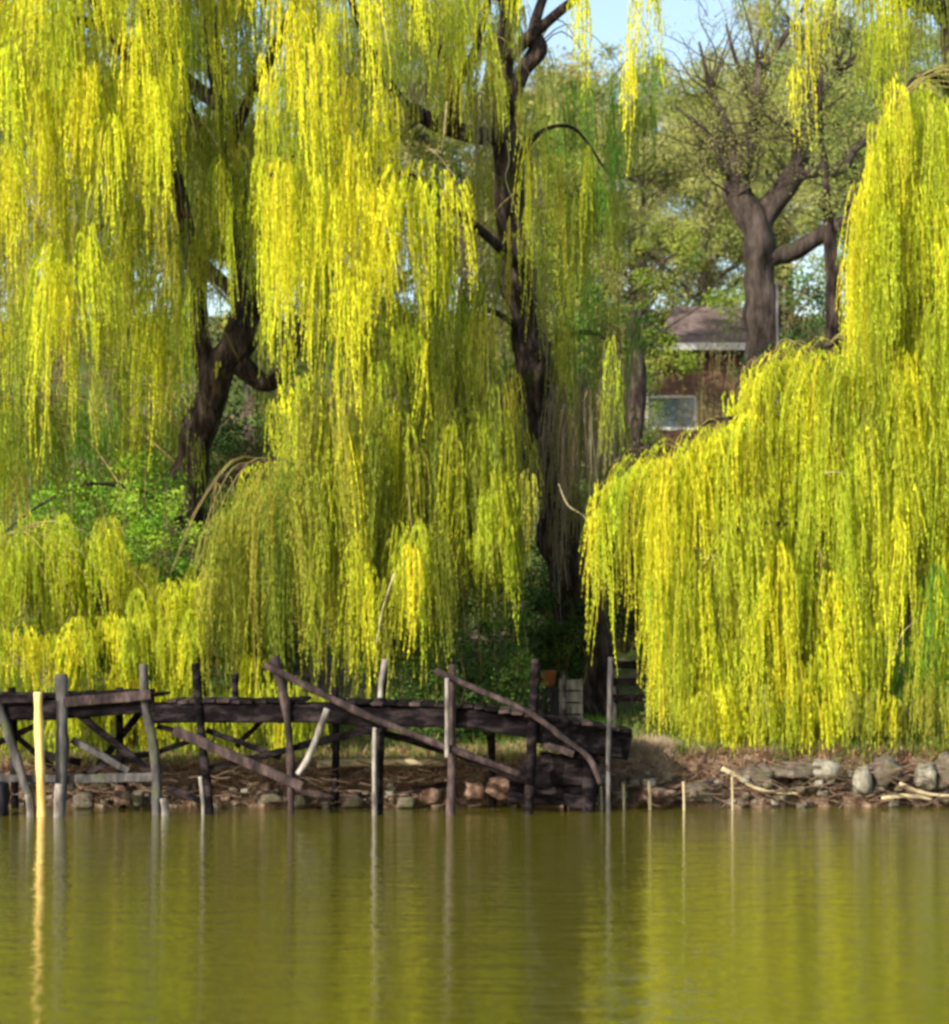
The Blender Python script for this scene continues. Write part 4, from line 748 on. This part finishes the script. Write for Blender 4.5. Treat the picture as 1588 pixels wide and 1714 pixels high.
# ------------------------------------------------------------------ ground cover (stuff)
def scatter(name, n, x0, x1, y0, y1, h0, h1, w_, cols, lean=0.35, label=None, mat='leaf_bg', ok=None, bias=1.0, lay=False):
    x = RNG.uniform(x0, x1, n); y = y0 + (y1 - y0) * RNG.uniform(0, 1, n) ** bias
    if ok is not None: k = ok(x, y); x, y = x[k], y[k]; n = len(x)
    z = ground_z(x, y) - 0.01; k = z > 0.0; x, y, z = x[k], y[k], z[k]; n = len(x)
    h = RNG.uniform(h0, h1, n); a = RNG.uniform(0, 6.283, n); ln = RNG.uniform(0, lean, n)
    up = np.stack([np.cos(a) * ln, np.sin(a) * ln, np.ones(n) if not lay else RNG.uniform(-.3, .5, n)], -1); up /= np.linalg.norm(up, axis=1)[:, None]
    b_ = RNG.uniform(0, 6.283, n); sd = np.stack([np.cos(b_), np.sin(b_), RNG.uniform(-.3, .3, n) if lay else np.zeros(n)], -1) * w_
    p = np.stack([x, y, z + (.02 if lay else 0)], -1); t1 = p + up * (h * .55)[:, None]; t2 = p + up * h[:, None] + np.stack([np.cos(a), np.sin(a), -0.4 * np.ones(n)], -1) * (h * ln * .6)[:, None]
    if lay: v = np.stack([p, t1 - sd, t2, t1 + sd], 1).reshape(-1, 3); f = np.arange(4 * n).reshape(-1, 4); kk = 4
    else:
        v = np.stack([p - sd, p + sd, t1 + sd * .7, t1 - sd * .7, t2 + sd * .15, t2 - sd * .15], 1).reshape(-1, 3)
        i = np.arange(n)[:, None] * 6; f = np.concatenate([i + np.array([[0, 1, 2, 3]]), i + np.array([[3, 2, 4, 5]])], 0); kk = 6
    cc = np.array(cols)[RNG.integers(0, len(cols), n)] * RNG.uniform(.7, 1.25, n)[:, None]
    mb = MB(); mb.add(v, f, np.repeat(cc, kk, 0)); o = mb.build(name, MT[mat], smooth=False); tag(o, label, name.replace('_', ' '), kind='stuff')
GC = [(0.10, 0.20, 0.02), (0.14, 0.25, 0.03), (0.18, 0.26, 0.04), (0.24, 0.26, 0.07)]
scatter('grass', 26000, -8, 9, 0.95, 9, .06, .20, .006, GC, .5, 'green and olive grass growing on the bank and slope', bias=1.5)
scatter('lawn_grass', 9000, P(895, 0, 3).x, P(1030, 0, 3).x, 1.6, 7, .05, .12, .006, [(0.10, 0.30, 0.02), (0.14, 0.36, 0.03)], .4, 'bright green lawn patch behind the right end of the jetty')
scatter('bank_grass', 10000, P(1060, 0, 1).x, P(1700, 0, 1).x, .62, 1.5, .05, .24, .005, GC + [(0.30, 0.30, 0.06), (0.36, 0.30, 0.14)], 1.1, 'tufted green grass fringe on top of the right bank', ok=lambda x, y: (fbm(x, y, 2.2, 4) > -0.12))
scatter('dry_grass', 16000, -8, 8, .5, 2.0, .05, .20, .005, [(0.34, 0.25, 0.12), (0.26, 0.18, 0.08), (0.42, 0.34, 0.18), (0.2, 0.12, 0.06)], 1.0, 'dry tan grass on the brown bank under the jetty', 'dry')
scatter('leaf_litter', 42000, -8, 8, .40, 2.4, .03, .075, .016, [(0.20, 0.09, 0.05), (0.30, 0.17, 0.09), (0.12, 0.06, 0.035), (0.38, 0.27, 0.16), (0.26, 0.10, 0.06)], 1.2, 'brown and rust fallen leaves littering the bank', 'dry', lay=True)
scatter('reed_stubble', 14000, P(985, 0, .4).x, P(1130, 0, .4).x, .38, 1.1, .08, .26, .004, [(0.46, 0.34, 0.24), (0.36, 0.26, 0.18), (0.5, 0.42, 0.28)], .9, 'pinkish tan reed stubble where the jetty meets the bank', 'dry')
scatter('bank_brush', 16000, -8, 8, .44, .80, .04, .17, .004, [(0.36, 0.26, 0.15), (0.22, 0.14, 0.08), (0.14, 0.08, 0.05), (0.2, 0.2, 0.07)], 1.6, 'dead brown brush and stalks growing out of the bank face', 'dry')
scatter('straw_litter', 26000, -8, 8, .42, .95, .04, .12, .006, [(0.42, 0.30, 0.18), (0.30, 0.19, 0.11), (0.5, 0.38, 0.25), (0.22, 0.10, 0.07), (0.34, 0.13, 0.08)], 1.2, 'pale straw and rust coloured litter on the face of the bank', 'dry', lay=True)
# roots and sticks hanging on the bank: stuff-like tangle
mb = MB(); R = random.Random(21)
for i in range(520):
    px = R.uniform(-60, 1650); a = P(px, R.uniform(1272, 1340), R.uniform(.1, .5)); l = R.uniform(.12, .5); an = R.uniform(-.7, .7)
    e_ = a + Vector((math.cos(an) * l * R.choice((-1, 1)), R.uniform(-.15, .05), -abs(math.sin(an)) * l * .5)); m_ = a.lerp(e_, .5) + Vector((0, 0, R.uniform(-.04, .06)))
    tube(mb, [a, m_, e_], [R.uniform(.004, .012), .004], 4, 3)
tag(mb.build('twig_debris', MT['root']), 'tangle of thin roots and washed up twigs along the bank', 'debris', kind='stuff')

# bank furniture behind the jetty
fo = tag(empty('fence', (P(1055, 0, 4).x, 4, float(ground_z(P(1055, 0, 4).x, 4)))), 'low dark slatted fence beside the lawn right of the leaning trunk', 'fence')
for yy in (1112, 1141, 1168):
    mb = MB(); beam(mb, P(1025, yy, 4), P(1130, yy + 2, 4), .04, M(13, 4)); mb.build('rail', MT['wet_wood'], fo, smooth=False)
for xx in (1027, 1085, 1128):
    mb = MB(); a = P(xx, 1100, 4.08); beam(mb, Vector((a.x, a.y, float(ground_z(a.x, a.y)) - .1)), a, .08, .08); mb.build('post', MT['grey_wood'], fo, smooth=False)
a = P(918, 1128, 5); g_ = float(ground_z(a.x, 5))
br = tag(empty('bucket', (a.x, 5, g_ + .0)), 'orange bucket on a stump behind the jetty', 'bucket')
mb = MB(); zb, zt_ = P(0, 1150, 5).z, P(0, 1122, 5).z
for r0, r1, z0, z1 in [(.075, .105, zb, zt_)]: tube(mb, [(a.x, 5, z0), (a.x, 5, z1)], [r0, r1], 16, 3)
mb.build('body', MT['orange'], br); mb = MB()
ang = [math.pi * i / 10 for i in range(11)]; tube(mb, [(a.x + .105 * math.cos(t), 4.98, zt_ + .07 * math.sin(t)) for t in ang], [.006, .006], 5, 2); mb.build('handle', MT['rubber'], br)
mb = MB(); tube(mb, [(a.x, 5, g_ - .1), (a.x, 5, zb - .002)], [.14, .12], 12, 4, .15); tag(mb.build('stump', MT['bark_grey'], origin=(a.x, 5, g_)), 'sawn stump under the orange bucket', 'stump')
a = P(955, 1132, 4.5); g_ = float(ground_z(a.x, 4.5)); cr_ = tag(empty('crate', (a.x, 4.5, g_)), 'small pale slatted crate on the lawn behind the jetty', 'crate')
zt_ = P(0, 1122, 5.5).z
zt_ = P(0, 1136, 4.5).z; nk = 4; hh = (zt_ - g_) / nk
for k in range(nk):
    for y0 in (4.35, 4.65):
        mb = MB(); box(mb, (a.x - .15, y0, g_ + k * hh + .01), (a.x + .15, y0 + .015, g_ + (k + 1) * hh - .015)); mb.build('slat', MT['pale_wood'], cr_, smooth=False)
for sx_ in (-1, 1):
    mb = MB(); box(mb, (a.x + sx_ * .13 - .015, 4.368, g_ - .02), (a.x + sx_ * .13 + .015, 4.647, zt_)); mb.build('side_panel', MT['pale_wood'], cr_, smooth=False)

# ------------------------------------------------------------------ light, camera
tos = Vector((-0.62, -0.66, 0.43)).normalized()
el = math.asin(tos.z); az = math.atan2(tos.x, tos.y)
W = bpy.data.worlds.new('World'); S.world = W; W.use_nodes = True; n = W.node_tree; n.nodes.clear()
sk = n.nodes.new('ShaderNodeTexSky'); sk.sky_type = 'NISHITA'; sk.sun_disc = False; sk.sun_elevation = el; sk.sun_rotation = az; sk.dust_density = 2.0; sk.ozone_density = 0.6; sk.air_density = 1.0
bg = n.nodes.new('ShaderNodeBackground'); bg.inputs[1].default_value = 0.15; o = n.nodes.new('ShaderNodeOutputWorld')
n.links.new(sk.outputs[0], bg.inputs[0]); n.links.new(bg.outputs[0], o.inputs[0])
sl = bpy.data.lights.new('sun', 'SUN'); sl.energy = 3.7; sl.angle = math.radians(.5); sl.color = (1, .95, .86)
so = bpy.data.objects.new('sun', sl); COL.objects.link(so); so.rotation_euler = tos.to_track_quat('Z', 'Y').to_euler(); so.location = (-20, -20, 20)
cd = bpy.data.cameras.new('camera'); cam = bpy.data.objects.new('camera', cd); COL.objects.link(cam); S.camera = cam
cam.location = (0, CY, CZ); cam.rotation_euler = (math.radians(90), 0, 0)
cd.sensor_fit = 'VERTICAL'; cd.sensor_height = 36; cd.sensor_width = 36; cd.lens = 36 * F / 1714; cd.shift_y = (HY - 857) / 1714; cd.clip_end = 1000
cd.dof.use_dof = True; cd.dof.focus_distance = 31; cd.dof.aperture_fstop = 2.0
S.view_settings.view_transform = 'Standard'; S.view_settings.look = 'None'; S.view_settings.exposure = 0.78
S.cycles.max_bounces = 5; S.cycles.diffuse_bounces = 3; S.cycles.glossy_bounces = 3; S.cycles.transmission_bounces = 3; S.cycles.filter_width = 3.0
